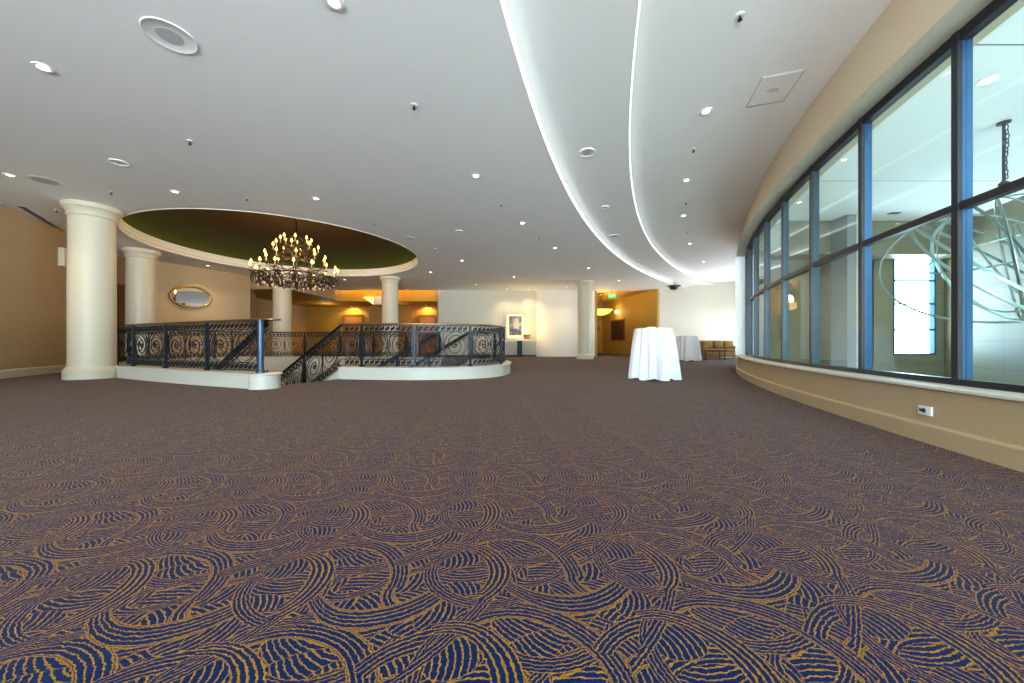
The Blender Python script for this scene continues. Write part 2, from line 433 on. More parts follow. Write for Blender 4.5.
def riser(path, c, z0, z1, name):
    m = MB(); pp = []
    for x, y in path:
        d = Vector((x-c[0], y-c[1])).normalized(); pp.append((x, y, 0, d.x, d.y))
    m.sweep(pp, [(0, z0+.001), (.04, z0+.001), (.04, z1+.01), (0, z1+.01)])
    return struct(m, name, 'trim'), pp
for path, c, z0, z1, nm, lab in ((c1l, C1, ZL, ZB, 'trim_1', 'long curved white strip light along the left ceiling step'),
                                 (c2l, C2, ZB, ZR, 'trim_2', 'long curved white strip light along the ceiling step nearer the windows')):
    _, pp = riser(path, c, z0, z1, nm)
    pp = [q for q in pp if q[1] < (18.7 if nm == 'trim_1' else 17.9)]
    m = MB().sweep(pp, [(-.002, z0+.015), (-.022, z0+.015), (-.022, z0+.075), (-.002, z0+.075)])
    tag(m.build('cove_strip_light', 'cove' if nm == 'trim_1' else 'cove_dim'), lab, 'light', None)

# oculus: moulded rim, trough with green strip, shallow dome
rim = [(0, 3.885), (.16, 3.885), (.16, 3.905), (.07, 3.92), (.07, 4.02), (.03, 4.03), (.03, 4.12), (-.02, 4.13), (-.02, 4.20), (.02, 4.20), (.06, 4.10), (.35, 4.06), (.35, 4.04), (.10, 4.0)]
ring_path = [(OC[0]+OR*cos(a), OC[1]+OR*sin(a), 0, cos(a), sin(a)) for a in [2*pi*k/n_oc for k in range(n_oc)]]
rim_prof = [(0,3.888),(.025,3.888),(.025,3.899),(.45,3.905),(.45,4.06),(.12,4.06),(.05,4.20),(-.02,4.20),(-.02,4.14),(0,4.13),(0,4.05),(-.03,4.04),(-.03,3.98),(0,3.97)]
struct(MB().sweep(ring_path, rim_prof, closed=True, smooth=True), 'trim_3', 'rim')
m = MB(); prof = [(OR+.42, 4.05)]
for k in range(1, 15):
    a = k/14*pi/2; prof.append(((OR+.42)*cos(a)+.001, 4.05+1.15*sin(a)))
vs = []; fs = []; n = n_oc
for r_, z_ in prof:
    for k in range(n): vs.append((OC[0]+r_*cos(2*pi*k/n), OC[1]+r_*sin(2*pi*k/n), z_))
for i in range(len(prof)-1):
    for k in range(n): fs.append((i*n+k, i*n+(k+1) % n, (i+1)*n+(k+1) % n, (i+1)*n+k))
m.add(vs, fs, True); struct(m, 'ceiling_dome', 'dome')
m = MB().tube([(OC[0]+(OR+.26)*cos(a), OC[1]+(OR+.26)*sin(a), 4.085) for a in [2*pi*k/n_oc for k in range(n_oc)]], .018, 6, True)
tag(m.build('dome_strip_light', 'green_strip'), 'green strip light hidden behind the moulded rim of the round ceiling dome', 'light')

# ------------------------------------------------------------------ the curved window wall
def cyl(name, mat, prof, t0=-8, t1=39, n=70, kind='structure'):
    m = MB().sweep(arc_path(WC, 0, t0, t1, 0, n) and [(28.5, -3.5, 0, -cos(a), sin(a)) for a in [R(t0+(t1-t0)*k/n) for k in range(n+1)]], prof)
    o = m.build(name, mat)
    if kind: o['kind'] = kind
    return o
SILL, HEAD, TRAN = .462, 3.3, 1.89
cyl('wall_right_below', 'low_wall', [(25.93, 0), (25.93, .43), (25.45, .43), (25.45, -3.2), (25.8, -3.2), (25.8, 0)])
cyl('baseboard_right', 'low_wall', [(25.93, 0), (25.975, 0), (25.975, .135), (25.955, .15), (25.93, .15)])
cyl('trim_4', 'trim', [(25.45, .43), (25.95, .43), (25.965, .437), (25.965, .455), (25.95, SILL), (25.45, SILL)])
cyl('wall_right_above', 'bulkhead', [(25.45, HEAD), (25.96, HEAD), (25.70, ZR+.01), (25.70, 5.0), (25.45, 5.0)])
cyl('trim_5', 'white_wall', [(25.55, HEAD-.012), (25.955, HEAD-.012), (25.955, HEAD), (25.55, HEAD)])
T0, TS = 14.34, 2.5
win_end = 31.9
def bx_at(mb, r0, r1, th0, th1, z0, z1, n=3):
    mb.sweep([(28.5, -3.5, 0, -cos(a), sin(a)) for a in [R(th0+(th1-th0)*k/n) for k in range(n+1)]], [(r0, z0), (r1, z0), (r1, z1), (r0, z1)])
# one curved screen: head, sill and transom bars, mullions, each pane
w = thing('window_1', 'x', 'x', (28.5, -3.5, 0)); del w['label']; del w['category']; w['kind'] = 'structure'
def wpart(mb, nm, mt, par=None): 
    o = mb.build(nm, mt); o.parent = par or w; o.matrix_parent_inverse = Matrix.Translation((-28.5, 3.5, 0)) if par is None else Matrix.Identity(4)
    return o
mb = MB(); bx_at(mb, 25.66, 25.735, -6.5, win_end, SILL, SILL+.05, 60); wpart(mb, 'sill_bar', 'bronze')
mb = MB(); bx_at(mb, 25.66, 25.735, -6.5, win_end, HEAD-.10, HEAD-.012, 60); wpart(mb, 'head_bar', 'bronze')
mb = MB(); bx_at(mb, 25.67, 25.735, -6.5, win_end, TRAN-.03, TRAN+.03, 60); wpart(mb, 'transom', 'bronze')
ks = list(range(-7, 8))
for k in ks:
    th = T0+TS*k
    if th > win_end: break
    d = R(th); wd = .055/25.7*180/pi
    mb = MB(); bx_at(mb, 25.715, 25.745, th-wd, th, SILL, HEAD-.01, 1); fo = wpart(mb, 'mullion', 'bronze')
    mb = MB(); bx_at(mb, 25.65, 25.714, th-wd, th, SILL, HEAD-.01, 1); mo = wpart(mb, 'mullion_fin', 'frame_blue' if k in (0, 1) else 'frame_teal')  # nearest two fins bluer: sky reflection put into their colour
for k in range(-8, 7):
    a, b = T0+TS*k+.0, T0+TS*(k+1)-.055/25.7*180/pi
    b = min(b, win_end)
    if a >= win_end-.2 or a < -7: continue
    for z0, z1 in ((SILL+.05, TRAN-.03), (TRAN+.03, HEAD-.1)):
        mb = MB(); bx_at(mb, 25.69, 25.696, a, b, z0, z1, 1); wpart(mb, 'glass_pane', 'glass')
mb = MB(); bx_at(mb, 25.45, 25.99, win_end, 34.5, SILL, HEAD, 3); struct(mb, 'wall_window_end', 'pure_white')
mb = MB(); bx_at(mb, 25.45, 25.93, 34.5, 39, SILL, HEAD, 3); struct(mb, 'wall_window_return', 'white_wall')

# ------------------------------------------------------------------ walls
def wall(name, pts, z0, z1, mat, th=.15, side=1):
    """vertical wall along a polyline; thickness lies behind it"""
    pts = [Vector(p) for p in pts]; m = MB(); n = len(pts); nr = []
    for i in range(n):
        d = Vector((0,0))
        if i: d += (pts[i]-pts[i-1]).normalized()
        if i < n-1: d += (pts[i+1]-pts[i]).normalized()
        d.normalize(); nr.append((-d.y*side, d.x*side))
    m.sweep([(p.x, p.y, 0, a, b) for p, (a, b) in zip(pts, nr)], [(0, z0), (th, z0), (th, z1), (0, z1)])
    return struct(m, name, mat)
def skirting(name, pts, mat='trim', h=.18, side=1, t=.03):
    pts = [Vector(p) for p in pts]; m = MB(); n = len(pts); pp = []
    for i in range(n):
        d = Vector((0,0))
        if i: d += (pts[i]-pts[i-1]).normalized()
        if i < n-1: d += (pts[i+1]-pts[i]).normalized()
        d.normalize(); pp.append((pts[i].x, pts[i].y, 0, d.y*side, -d.x*side))
    m.sweep(pp, [(0, 0), (t, 0), (t, h-.03), (t*.5, h), (0, h)])
    return struct(m, name, mat)
LW = [(-11.2,-7.0),(-11.2,7.5),(-12.62,10.25),(-14.7,12.8)]
wall('wall_left', LW[:3], 0, 4.0, 'wall'); skirting('baseboard_left', LW[:3], h=.2)
DW = [(-14.7,12.8),(-13.5,13.4)]
wall('wall_left_beyond', [(-12.62,10.25),(-12.75,10.35),(-14.7,12.8)], 0, 4.0, 'wall')
struct(MB().box((-12.78,10.24,0),(-12.60,10.34,2.75)), 'trim_door_edge', 'wood')
MW = [(-13.5,13.4),(-12.1,16.4)]
wall('wall_mirror', MW, 0, 4.0, 'wall_lit'); skirting('baseboard_mirror', MW, h=.2)  # left wall's paint made lighter, its stronger light put into the colour
wall('wall_door_side', DW, 0, 4.0, 'wall')
# a dark door in the passage wall
d0, d1 = Vector(DW[0]), Vector(DW[1]); dd = (d1-d0).normalized()
Md = Matrix.Translation((d0.x, d0.y, 0)) @ Matrix.Rotation(atan2(dd.y, dd.x), 4, 'Z')
Ld = (d1-d0).length
door = MB().box((.06,-.05,0),(Ld-.06,-.005,2.88), Md).box((.2,-.065,.2),(Ld-.2,-.05,1.0),Md).box((.2,-.065,1.15),(Ld-.2,-.05,2.7),Md); struct(door, 'door_1', 'wood')
mb = MB().box((0,-.08,0),(.06,-.002,2.94),Md).box((Ld-.06,-.08,0),(Ld,-.002,2.94),Md).box((.06,-.08,2.88),(Ld-.06,-.002,2.94),Md); struct(mb, 'trim_6', 'wood')
# left deep alcove with the lower ceiling
AW = [(-12.1,16.4),(-13.4,18.6),(-14.2,19.6),(-14.2,24.5)]
wall('wall_alcove_left', AW, 0, 3.4, 'wall')
wall('wall_alcove_back', [(-14.2,24.5),(-9.7,24.5)], 0, 3.4, 'gold_wall'); skirting('baseboard_alcove', [(-14.2,24.5),(-9.7,24.5)], 'gold_wall')
wall('wall_alcove_back_right', [(-9.7,24.5),(-9.62,23.9),(-4.45,23.9),(-4.45,21.0)], 0, 3.4, 'brown_wall')
struct(MB().box((-15.5,16.55,3.3),(-10.35,27,3.36)).box((-10.35,21.35,3.3),(-4.33,27,3.36)), 'ceiling_alcove', 'gold_wall')
struct(MB().box((-10.42,16.4,3.3),(-10.3,21.3,4.0)).box((-15.5,16.4,3.3),(-10.42,16.52,4.0)), 'wall_bulkhead_left', 'wall')
struct(MB().box((-10.42,21.3,3.3),(-4.33,21.4,4.4)), 'wall_bulkhead_gold', 'gold_wall')
struct(MB().box((-10.3,20.7,3.9),(-4.33,20.78,4.42)).box((-10.5,20.6,3.905),(-10.42,21.5,4.45)).box((-4.33,20.6,4.0),(-4.2,21.5,4.45)).box((-10.4,20.7,4.4),(-4.3,21.4,4.45)), 'trim_7', 'ceiling')
tag(MB().box((-10.2,20.80,3.93),(-4.4,20.84,3.97)).build('warm_strip_light', 'warm_strip'), 'warm strip light in the slot above the golden bulkhead', 'light')
# centre wall with the rounded bay
cw = [(-4.33,20.85),(1.45,21.15)]
bay = [(1.45+3.5*k/16, 21.15+.10*k/16-.42*sin(pi*k/16)**.7) for k in range(17)]
wall('wall_centre', cw, 0, 4.0, 'white_wall', .2); wall('wall_rounded_bay', bay, 0, 4.0, 'bright_wall', .2)
wall('wall_centre_return', [(-4.33,24.5),(-4.33,20.85)], 0, 4.4, 'white_wall', .1, 1)
skirting('baseboard_centre', cw, 'navy', .09, t=.02)
# corridor on the right of the slim column
RW = [(8.35,20.4),(7.75,23.4),(7.0,27.5)]
wall('wall_corridor_left', [(4.95,27.5),(4.95,21.25)], 0, 4.0, 'gold_wall')
wall('wall_corridor_right', list(reversed(RW)), 0, 4.0, 'gold_wall', .15, 1)
skirting('baseboard_corridor', list(reversed(RW)), 'gold_wall', .2, 1)
wall('wall_corridor_back', [(4.9,27.5),(7.1,27.5)], 0, 4.0, 'gold_wall')
struct(MB().box((4.8,21.2,3.9),(8.8,28,3.95)), 'ceiling_corridor', 'gold_wall')
# end wall of the lounge
EW = [(8.35,20.45),(13.2,19.45)]
wall('wall_end', EW, 0, 4.3, 'bright_wall'); skirting('baseboard_end', EW)
wall('wall_end_fin', [(8.35,21.2),(8.35,20.45)], 0, 4.3, 'white_wall', .1)
# lounge window wall (out of sight behind the window end), daylight comes through it
struct(MB().box((13.1,13.0,0),(13.25,19.55,.6)).box((13.1,13.0,1.95),(13.25,19.55,4.3)).box((13.1,13.0,.35),(13.25,15.8,2.35)).box((13.1,19.2,.35),(13.25,19.55,3.9)), 'wall_lounge', 'white_wall')
wm = MB()
for y in (15.8, 17.45): wm.box((13.12,y,.35),(13.2,y+.06,2.35))
struct(wm, 'window_2', 'bronze')
# back of the hall behind the camera: window wall to the daylight
struct(MB().box((-11.4,-7.2,0),(3.4,-7.0,.4)).box((-11.4,-7.2,3.6),(3.4,-7.0,4.3)).box((-11.4,-7.2,.4),(-6.4,-7.0,3.6)), 'wall_back', 'white_wall')
wm = MB()
for x in [-6.4+1.55*k for k in range(7)]: wm.box((x,-7.15,.4),(x+.07,-7.05,3.6))
struct(wm, 'window_3', 'bronze')
# inner faces of the stair well
allw = [Vector((x, y)) for x, y in well]
m = MB(); n = len(allw); m.add([(p.x, p.y, 0) for p in allw]+[(p.x, p.y, -3.3) for p in allw], [(k, (k+1) % n, n+(k+1) % n, n+k) for k in range(n)])
struct(m, 'wall_stair_well', 'white_wall')
struct(MB().poly([well], -3.3), 'floor_below', 'carpet')

# ------------------------------------------------------------------ atrium beyond the glass
AT = 5.0
struct(MB().poly([[(3.2,-12),(3.0,-6)]+arc(WC, 25.5, -5, 39, 40)+[(8.6,13.1),(17,13.2),(17,-12)]], AT, AT+.1), 'ceiling_atrium', 'atrium_ceiling')
struct(MB().poly([[(3.2,-12),(3.0,-6)]+arc(WC, 25.7, -5, 39, 40)+[(8.6,13.2),(22,13.4),(22,-12)]], -3.2), 'floor_atrium', 'cream')
W0, W1, WZ0, WZ1 = 13.95, 15.5, .36, 3.9
struct(MB().box((8.75,13,-3.2),(W0,13.2,AT)).box((W0,13,-3.2),(W1,13.2,WZ0)).box((W0,13,WZ1),(W1,13.2,AT)).box((W1,13,-3.2),(17,13.2,AT)), 'wall_atrium', 'stone')
wm = MB()
for a, b, c, d in ((W0,W0+.05,WZ0,WZ1),(W1-.07,W1,WZ0,WZ1)): wm.box((a,12.97,c),(b,13.1,d))
for z in (WZ0, 1.25, 2.2, 3.05, WZ1-.06): wm.box((W0,12.97,z),(W1,13.1,z+.06))
struct(wm, 'window_4', 'frame_blue')
wall('wall_atrium_right', [(15.85,13.05),(14.0,8.83)], -3.2, AT, 'stone', .2)
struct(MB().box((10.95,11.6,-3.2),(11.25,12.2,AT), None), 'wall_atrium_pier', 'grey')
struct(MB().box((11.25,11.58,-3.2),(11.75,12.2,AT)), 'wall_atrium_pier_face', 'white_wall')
struct(MB().box((9.3,12.2,3.85),(16,13.0,AT)), 'wall_atrium_bulkhead', 'stone')

struct(MB().box((17,-12,-3.2),(17.2,13.2,-2.5)).box((17,-12,2.2),(17.2,13.2,AT)).box((17,-12,-2.5),(17.2,-11.5,2.2)).box((17,-3.6,-2.5),(17.2,13.2,2.2)).box((3.0,-12.2,-3.2),(17.2,-12,AT)), 'wall_atrium_outer', 'stone')
# hanging ring sculpture
sc = Vector((9.35, 6.75, 2.34))
sp = thing('ring_sculpture', 'large hanging sculpture of interlocking curved metal bands seen through the right-hand panes', 'sculpture', sc)
def band(a, b, rx, ry, rz, off=(0,0,0), w=.030, mat='steel', nm='metal_ring'):
    E_ = Matrix.Rotation(R(rz), 4, 'Z') @ Matrix.Rotation(R(ry), 4, 'Y') @ Matrix.Rotation(R(rx), 4, 'X')
    pts = [E_ @ Vector((a*cos(t), b*sin(t), 0)) + Vector(off) for t in [2*pi*k/80 for k in range(80)]]
    return local_part(MB().tube(pts, w, 6, True, flat=(1, .35)), nm, mat, sp)
band(1.62, 1.52, 50, 14, 0, (0,0,-.1)); band(1.70, 1.58, 45, 17, 8, (0,0,-.15))
band(1.55, 1.15, 82, 12, 35, (.1,0,.0)); band(1.45, 1.2, 60, -35, 60, (0,0,.1)); band(1.3, .95, 75, 40, -20, (.1,0,-.1))
band(.55, .5, 80, 10, 25, (.25,-.1,.2), .03); band(1.42, 1.1, 88, 0, 5, (0,0,.15), .018); band(1.2, 1.0, 5, -22, 0, (.1,0,.25), .02)
band(1.65, 1.2, 88, 0, -50, (0,0,.05), .03)
hp = [Vector((0,0,AT-2.34-.02)), Vector((0,0,1.5))]
local_part(MB().tube(hp, .022, 8), 'rod', 'black', sp)
ch = MB()
for k in range(12):
    z = AT-2.34-.1-k*.085; a = 0 if k % 2 else pi/2; ox = .05+.02*sin(k*.6)
    ch.tube([Vector((ox+.026*cos(t)*cos(a), .026*cos(t)*sin(a), z+.05*sin(t))) for t in [2*pi*j/10 for j in range(10)]], .009, 5, True)
local_part(ch, 'chain', 'black', sp)
local_part(MB().lathe([(.09, AT-2.34-.03), (.09, AT-2.34-.001)], n=24), 'ceiling_rose', 'black', sp)
local_part(MB().lathe([(.02,1.55),(.07,1.5),(.07,1.46),(.03,1.42)], n=20), 'hanging_hub', 'black', sp)

# ------------------------------------------------------------------ columns
def column(c, label):
    x, y, r = c; t = thing('round_column', label, 'column', (x, y, 0), 'round white columns')
    k = r/.373
    local_part(MB().lathe([(.44*k,0),(.44*k,.185),(.425*k,.20),(.425*k,.215),(.40*k,.235),(.385*k,.27),(r,.275)], n=64), 'base', 'column', t)
    local_part(MB().lathe([(r,.27),(r*1.0,2.0),(r*.985,3.62)], n=64), 'shaft', 'column', t)
    local_part(MB().lathe([(r*.985,3.61),(.39*k,3.62),(.40*k,3.645),(.39*k,3.67),(.38*k,3.68),(.39*k,3.72),(.44*k,3.78),(.47*k,3.80),(.47*k,3.895)], n=64), 'capital', 'column', t)
    return t
column((-9.57,8.1,.373), 'thick white round column at far left, nearest the camera')
column((-12.42,11.9,.373), 'white round column behind the left railing, left of the oval mirror')
column((-10.55,16.3,.373), 'white round column behind the chandelier, right of the oval mirror')
column((-5.77,16.8,.373), 'white round column behind the curved railing, under the right rim of the dome')
column((3.68,17.9,.36), 'slim white round column standing alone beside the golden corridor')

# ------------------------------------------------------------------ kerbs and balustrades
class Line:
    def __init__(s, pts, zf=None):
        s.p = [Vector(p) for p in pts]; s.s = [0]
        for a, b in zip(s.p, s.p[1:]): s.s.append(s.s[-1]+(b.xy-a.xy).length)
        s.L = s.s[-1]
    def at(s, d):
        d = max(0, min(s.L, d)); 
        for i in range(len(s.s)-1):
            if d <= s.s[i+1]+1e-9:
                t = (d-s.s[i])/max(1e-9, s.s[i+1]-s.s[i]); return s.p[i].lerp(s.p[i+1], t)
        return s.p[-1].copy()
    def dir(s, d):
        v = s.at(d+.03)-s.at(d-.03); v.z = 0; return v.normalized()
def kerb(name, pts, side=1, roundend=False):
    ln = Line(pts); n = max(4, int(ln.L/.12)); pp = []
    for k in range(n+1):
        d = ln.L*k/n; p = ln.at(d); t = ln.dir(d); pp.append((p.x, p.y, 0, t.y, -t.x))
    m = MB().sweep(pp, [(-.16,-.4),(-.16,.24),(-.19,.245),(-.19,.262),(-.17,.27),(.17,.27),(.19,.262),(.19,.245),(.16,.24),(.16,0),(.16,-.4)], smooth=False)
    if roundend:
        p = ln.at(ln.L); m.lathe([(.24,-.0),(.24,.235),(.27,.245),(.27,.262),(.25,.27),(.001,.27)], (p.x+.12, p.y-.04, 0), 40)
    return struct(m, name, 'trim')
kerb('trim_8', left_c, roundend=True); kerb('trim_9', right_c); kerb('trim_10', far_c)

def scroll_shape(mb, put, s0, w, h, r, hand=1, turns=2.1, rt=.0085):
    """one oval ring with a spiral curled inside it; put(s, t) maps panel to place"""
    cx, cz = s0+w/2, h/2; a, b = w*.47, h*.5
    mb.tube([put(cx+a*cos(t), cz+b*sin(t)) for t in [2*pi*k/36 for k in range(36)]], rt, 5, True)
    pts = []
    for k in range(64):
        u = k/63; t = hand*(2*pi*turns*u)-pi/2; q = .86*(1-u)**.8+.05
        pts.append(put(cx+a*q*cos(t), cz+b*q*sin(t)))
    mb.tube(pts, lambda u: rt*(1+.5*u), 5)
    for k, (ux, uz) in enumerate(((0,0),(.09,.05),(-.07,.09))):
        mb.tube([put(cx+ux*a-.015, cz+uz*b), put(cx+ux*a+.015, cz+uz*b+.012)], .016, 5)
    for sx in (-1, 1):
        for sz in (-1, 1):
            mb.tube([put(cx+sx*a*(.98-.30*sin(v)), cz+sz*b*(.80+.19*v/1.5)) for v in [1.5*j/4 for j in range(5)]], rt*.8, 4)
def band_shape(mb, put, s0, s1, z0, z1, unit=.125, rt=.008):
    n = max(1, round((s1-s0)/unit)); u = (s1-s0)/n; m_ = (z0+z1)/2; hh = (z1-z0)/2*.86
    for k in range(n):
        a = s0+k*u; c = a+u/2
        mb.tube([put(a+.01, z1-.01), put(c, m_), put(a+u-.01, z0+.01)], rt, 4)
        for sg in (1, -1):
            mb.tube([put(c-sg*u*.06, m_), put(c+sg*u*.18, m_+sg*hh*.45), put(c+sg*u*.34, m_+sg*hh*.85)], lambda v: .010+.014*sin(pi*v), 5)
            mb.tube([put(c, m_), put(c+sg*u*.3, m_-sg*hh*.1), put(c+sg*u*.38, m_+sg*hh*.4)], lambda v: .008+.008*sin(pi*v), 4)
def balustrade(name, label, ln, base, zfun, npan, rail_mat='brass', end_posts=(True, True), top=.94, group=None, rail_ext=0, skip=(), start=0, plain=False):
    """ln: plan line, zfun(d): height of the foot"""
    p0 = ln.at(0); t = thing(name, label, 'railing', (p0.x, p0.y, zfun(0)), group)
    O = Vector((p0.x, p0.y, zfun(0)))
    def put(s, z):
        p = ln.at(s); e = 0
        if s > ln.L: p = p + ln.dir(ln.L)*(s-ln.L)
        return Vector((p.x, p.y, zfun(s)+z))-O
    N_ = max(6, int(ln.L/.12))
    ds = [ln.L*k/N_ for k in range(N_+1)]
    dr = ds+([ln.L+rail_ext] if rail_ext else [])
    local_part(MB().tube([put(d, top) for d in dr], .034, 8, flat=(.55, 1.15)), 'handrail', rail_mat, t)
    for z, nm in ((top-.03,'top_rail'),(top-.17,'upper_rail'),(.17,'lower_rail'),(.035,'bottom_rail')):
        if plain and nm != 'upper_rail' and nm != 'bottom_rail': continue
        local_part(MB().tube([put(d, z) for d in ds], .012, 4), nm, 'iron', t)
    if plain: local_part(MB().tube([put(d, top-.07) for d in ds], .05, 4, flat=(1, .35)), 'side_band', 'iron', t)
    w = (ln.L-start)/npan
    for k in range(npan+1):
        if (k == 0 and not end_posts[0]) or (k == npan and not end_posts[1]): continue
        d = min(max(start+k*w, .01), ln.L-.01); dd = ln.dir(d)
        A = put(d, .0); M_ = Matrix.Translation(A) @ Matrix.Rotation(atan2(dd.y, dd.x), 4, 'Z')
        hw = .022
        pm = MB().box((-hw,-hw,0),(hw,hw,top-.02), M_).box((-hw*1.7,-hw*1.7,.0),(hw*1.7,hw*1.7,.05), M_)
        pm.box((-.065,-.010,.19),(-.045,.010,top-.19), M_).box((.045,-.010,.19),(.065,.010,top-.19), M_)
        for zz in (.30, top/2, top-.30): pm.tube([M_ @ Vector((-.055,0,zz-.05)), M_ @ Vector((0,-.0,zz)), M_ @ Vector((.055,0,zz+.05))], .009, 4)
        local_part(pm, 'post', 'post_cool_tint' if k in skip else 'iron', t)
    cells = [(start+k*w+.06, start+(k+1)*w-.06, 2) for k in range(npan)]
    if start > .25: cells.append((.03, start-.06, 1))
    for a, b, nsc in cells:
        for z0, z1 in () if plain else ((top-.17, top-.03), (.035, .17)):
            bm_ = MB(); band_shape(bm_, put, a, b, z0, z1)
            local_part(bm_, 'ornamental_band', 'iron', t)
        if plain: continue
        half = (b-a)/nsc
        for j in range(nsc):
            sm = MB(); h = top-.34
            scroll_shape(sm, lambda s, z: put(s, z+.17), a+j*half, half, h, .3, 1 if j else -1)
            local_part(sm, 'scroll', 'iron', t)
        if nsc == 2: local_part(MB().tube([put((a+b)/2, .17), put((a+b)/2, top-.17)], .011, 4), 'divider', 'iron', t)
    return t, put
KZ = .27
lineL = Line(left_c); lineR = Line(right_c); lineF = Line(far_c)
tL, putL = balustrade('stair_railing', 'black wrought-iron scroll railing on the white kerb between the thick left column and the stair', lineL, 0, lambda d: KZ, 3, 'brass', top=.95, rail_ext=.12, skip=(0,1,2), start=.42)
# stout end newel and the rail's scrolled end
pe = lineL.at(lineL.L)
O = Vector(tL.location)
local_part(MB().lathe([(.062,KZ),(.062,KZ+.04),(.048,KZ+.05),(.048,1.18),(.06,1.19),(.06,1.21)], (pe.x+.02, pe.y, 0), 20, M=Matrix.Translation(-O)), 'newel_post', 'newel', tL)
pts = []
for k in range(30):
    u = k/29; a = pi*2.1*u; q = .17*(1-.6*u); pts.append(Vector((pe.x+.20+q*sin(a)*.9, pe.y-.08+q*(1-cos(a))*.7, KZ+.95-.0*u))-O)
local_part(MB().tube(pts, .032, 8, flat=(.55,1.1)), 'rail_scroll', 'brass', tL)
balustrade('stair_railing', 'curved black wrought-iron scroll railing sweeping round the right end of the stair opening', lineR, 0, lambda d: KZ, 6, 'brass', top=.95, start=.45)
balustrade('stair_railing', 'black wrought-iron scroll railing along the far side of the stair opening', lineF, 0, lambda d: KZ, 9, 'iron', top=.95)
# sloping stair railings
D1 = Vector((-.91, .41)).normalized(); D2 = Vector((-.80, -.60))
def sloped(start, d, L, label, npan, slope=.56, z0=.27, ends=(False, True), plain=False):
    ln = Line([(start[0]+d.x*k*L/20, start[1]+d.y*k*L/20, 0) for k in range(21)])
    return balustrade('stair_handrail', label, ln, 0, lambda s: z0-slope*s, npan, 'iron', ends, top=.95, plain=plain)
sloped((-4.40,6.40), D1, 3.6, 'sloping black iron stair railing descending behind the left railing', 2, plain=True)
sloped((-3.82,7.98), D1, 3.8, 'sloping black iron scroll railing going down into the stair from the curved railing', 3)
sloped((-1.45,12.25), D2, 3.0, 'sloping iron stair railing inside the curved loop, nearer the right end', 2, .54, plain=True)
sloped((-2.62,12.75), D2, 3.0, 'sloping iron stair railing inside the curved loop, nearer the far columns', 2, .54, plain=True)
# flights of steps
def flight(a, b, d, n, label):
    a, b = Vector(a), Vector(b); t = thing('staircase', label, 'stairs', (a.x, a.y, 0)); m = MB(); go, ri = .30, .165
    for k in range(n):
        p0 = a+d*go*k; p1 = b+d*go*k; q0 = p0+d*go; q1 = p1+d*go; z = -ri*(k+1)
        vs = [(p0.x,p0.y),(p1.x,p1.y),(q1.x,q1.y),(q0.x,q0.y)]
        m.add([(x-a.x,y-a.y,z) for x,y in vs]+[(x-a.x,y-a.y,z-ri-.03) for x,y in vs]+[(vs[0][0]-a.x,vs[0][1]-a.y,z+ri),(vs[1][0]-a.x,vs[1][1]-a.y,z+ri)],
              [(0,1,2,3),(7,6,5,4),(0,4,5,1),(1,5,6,2),(2,6,7,3),(3,7,4,0),(0,1,9,8)])
    local_part(m, 'steps', 'carpet', t)
    for s0, off in ((a, -.0), (b, .0)):
        e = s0+d*go*n; w_ = Vector((d.y,-d.x))*.03
        x = MB(); A = [s0-w_, s0+w_]; B = [e-w_, e+w_]
        zz = -ri*n
        vs = [(A[0].x,A[0].y,.02),(A[1].x,A[1].y,.02),(B[1].x,B[1].y,zz+.02),(B[0].x,B[0].y,zz+.02),(A[0].x,A[0].y,-.4),(A[1].x,A[1].y,-.4),(B[1].x,B[1].y,zz-.4),(B[0].x,B[0].y,zz-.4)]
        x.add([(p[0]-a.x,p[1]-a.y,p[2]+.2) for p in vs], [(0,1,2,3),(7,6,5,4),(0,4,5,1),(1,5,6,2),(2,6,7,3),(3,7,4,0)])
        local_part(x, 'stringer', 'trim', t)
flight((-4.40,6.40), (-3.82,7.98), D1, 13, 'carpeted stair flight going down to the left between the near railings')
flight((-1.45,12.25), (-2.62,12.75), D2, 12, 'carpeted stair flight going down from the far side of the opening')
tag(MB().tube([(-4.25,6.42,.003),(-3.78,7.86,.003)], .02, 6, flat=(.4,1)).build('stair_nosing', 'brass'), 'thin brass nosing on the carpet edge at the top of the stair', 'trim')

# ------------------------------------------------------------------ chandelier
cc = Vector((OC[0]+.02, OC[1], 0))
chd = thing('chandelier', 'large tiered wrought-iron candle chandelier hung with crystals under the round ceiling dome', 'chandelier', (cc.x, cc.y, 2.7))
Zc = lambda z: z-2.7
local_part(MB().lathe([(.16,Zc(5.16)),(.13,Zc(5.12)),(.03,Zc(5.05)),(.014,Zc(5.02)),(.014,Zc(4.6)),(.05,Zc(4.55)),(.07,Zc(4.45)),(.03,Zc(4.35)),(.04,Zc(4.0)),(.09,Zc(3.85)),(.10,Zc(3.7)),(.04,Zc(3.6)),(.04,Zc(3.3)),(.12,Zc(3.15)),(.14,Zc(3.0)),(.05,Zc(2.85)),(.02,Zc(2.72))], n=24), 'central_stem', 'chandelier_iron', chd)
def cyl_pt(a, r, z): return Vector((r*cos(a), r*sin(a), Zc(z)))
tiers = [(16, 1.30, 3.10, 3.22, .15), (10, .92, 3.45, 3.62, .14), (8, .68, 3.85, 4.0, .12), (8, .46, 4.12, 4.24, .12)]
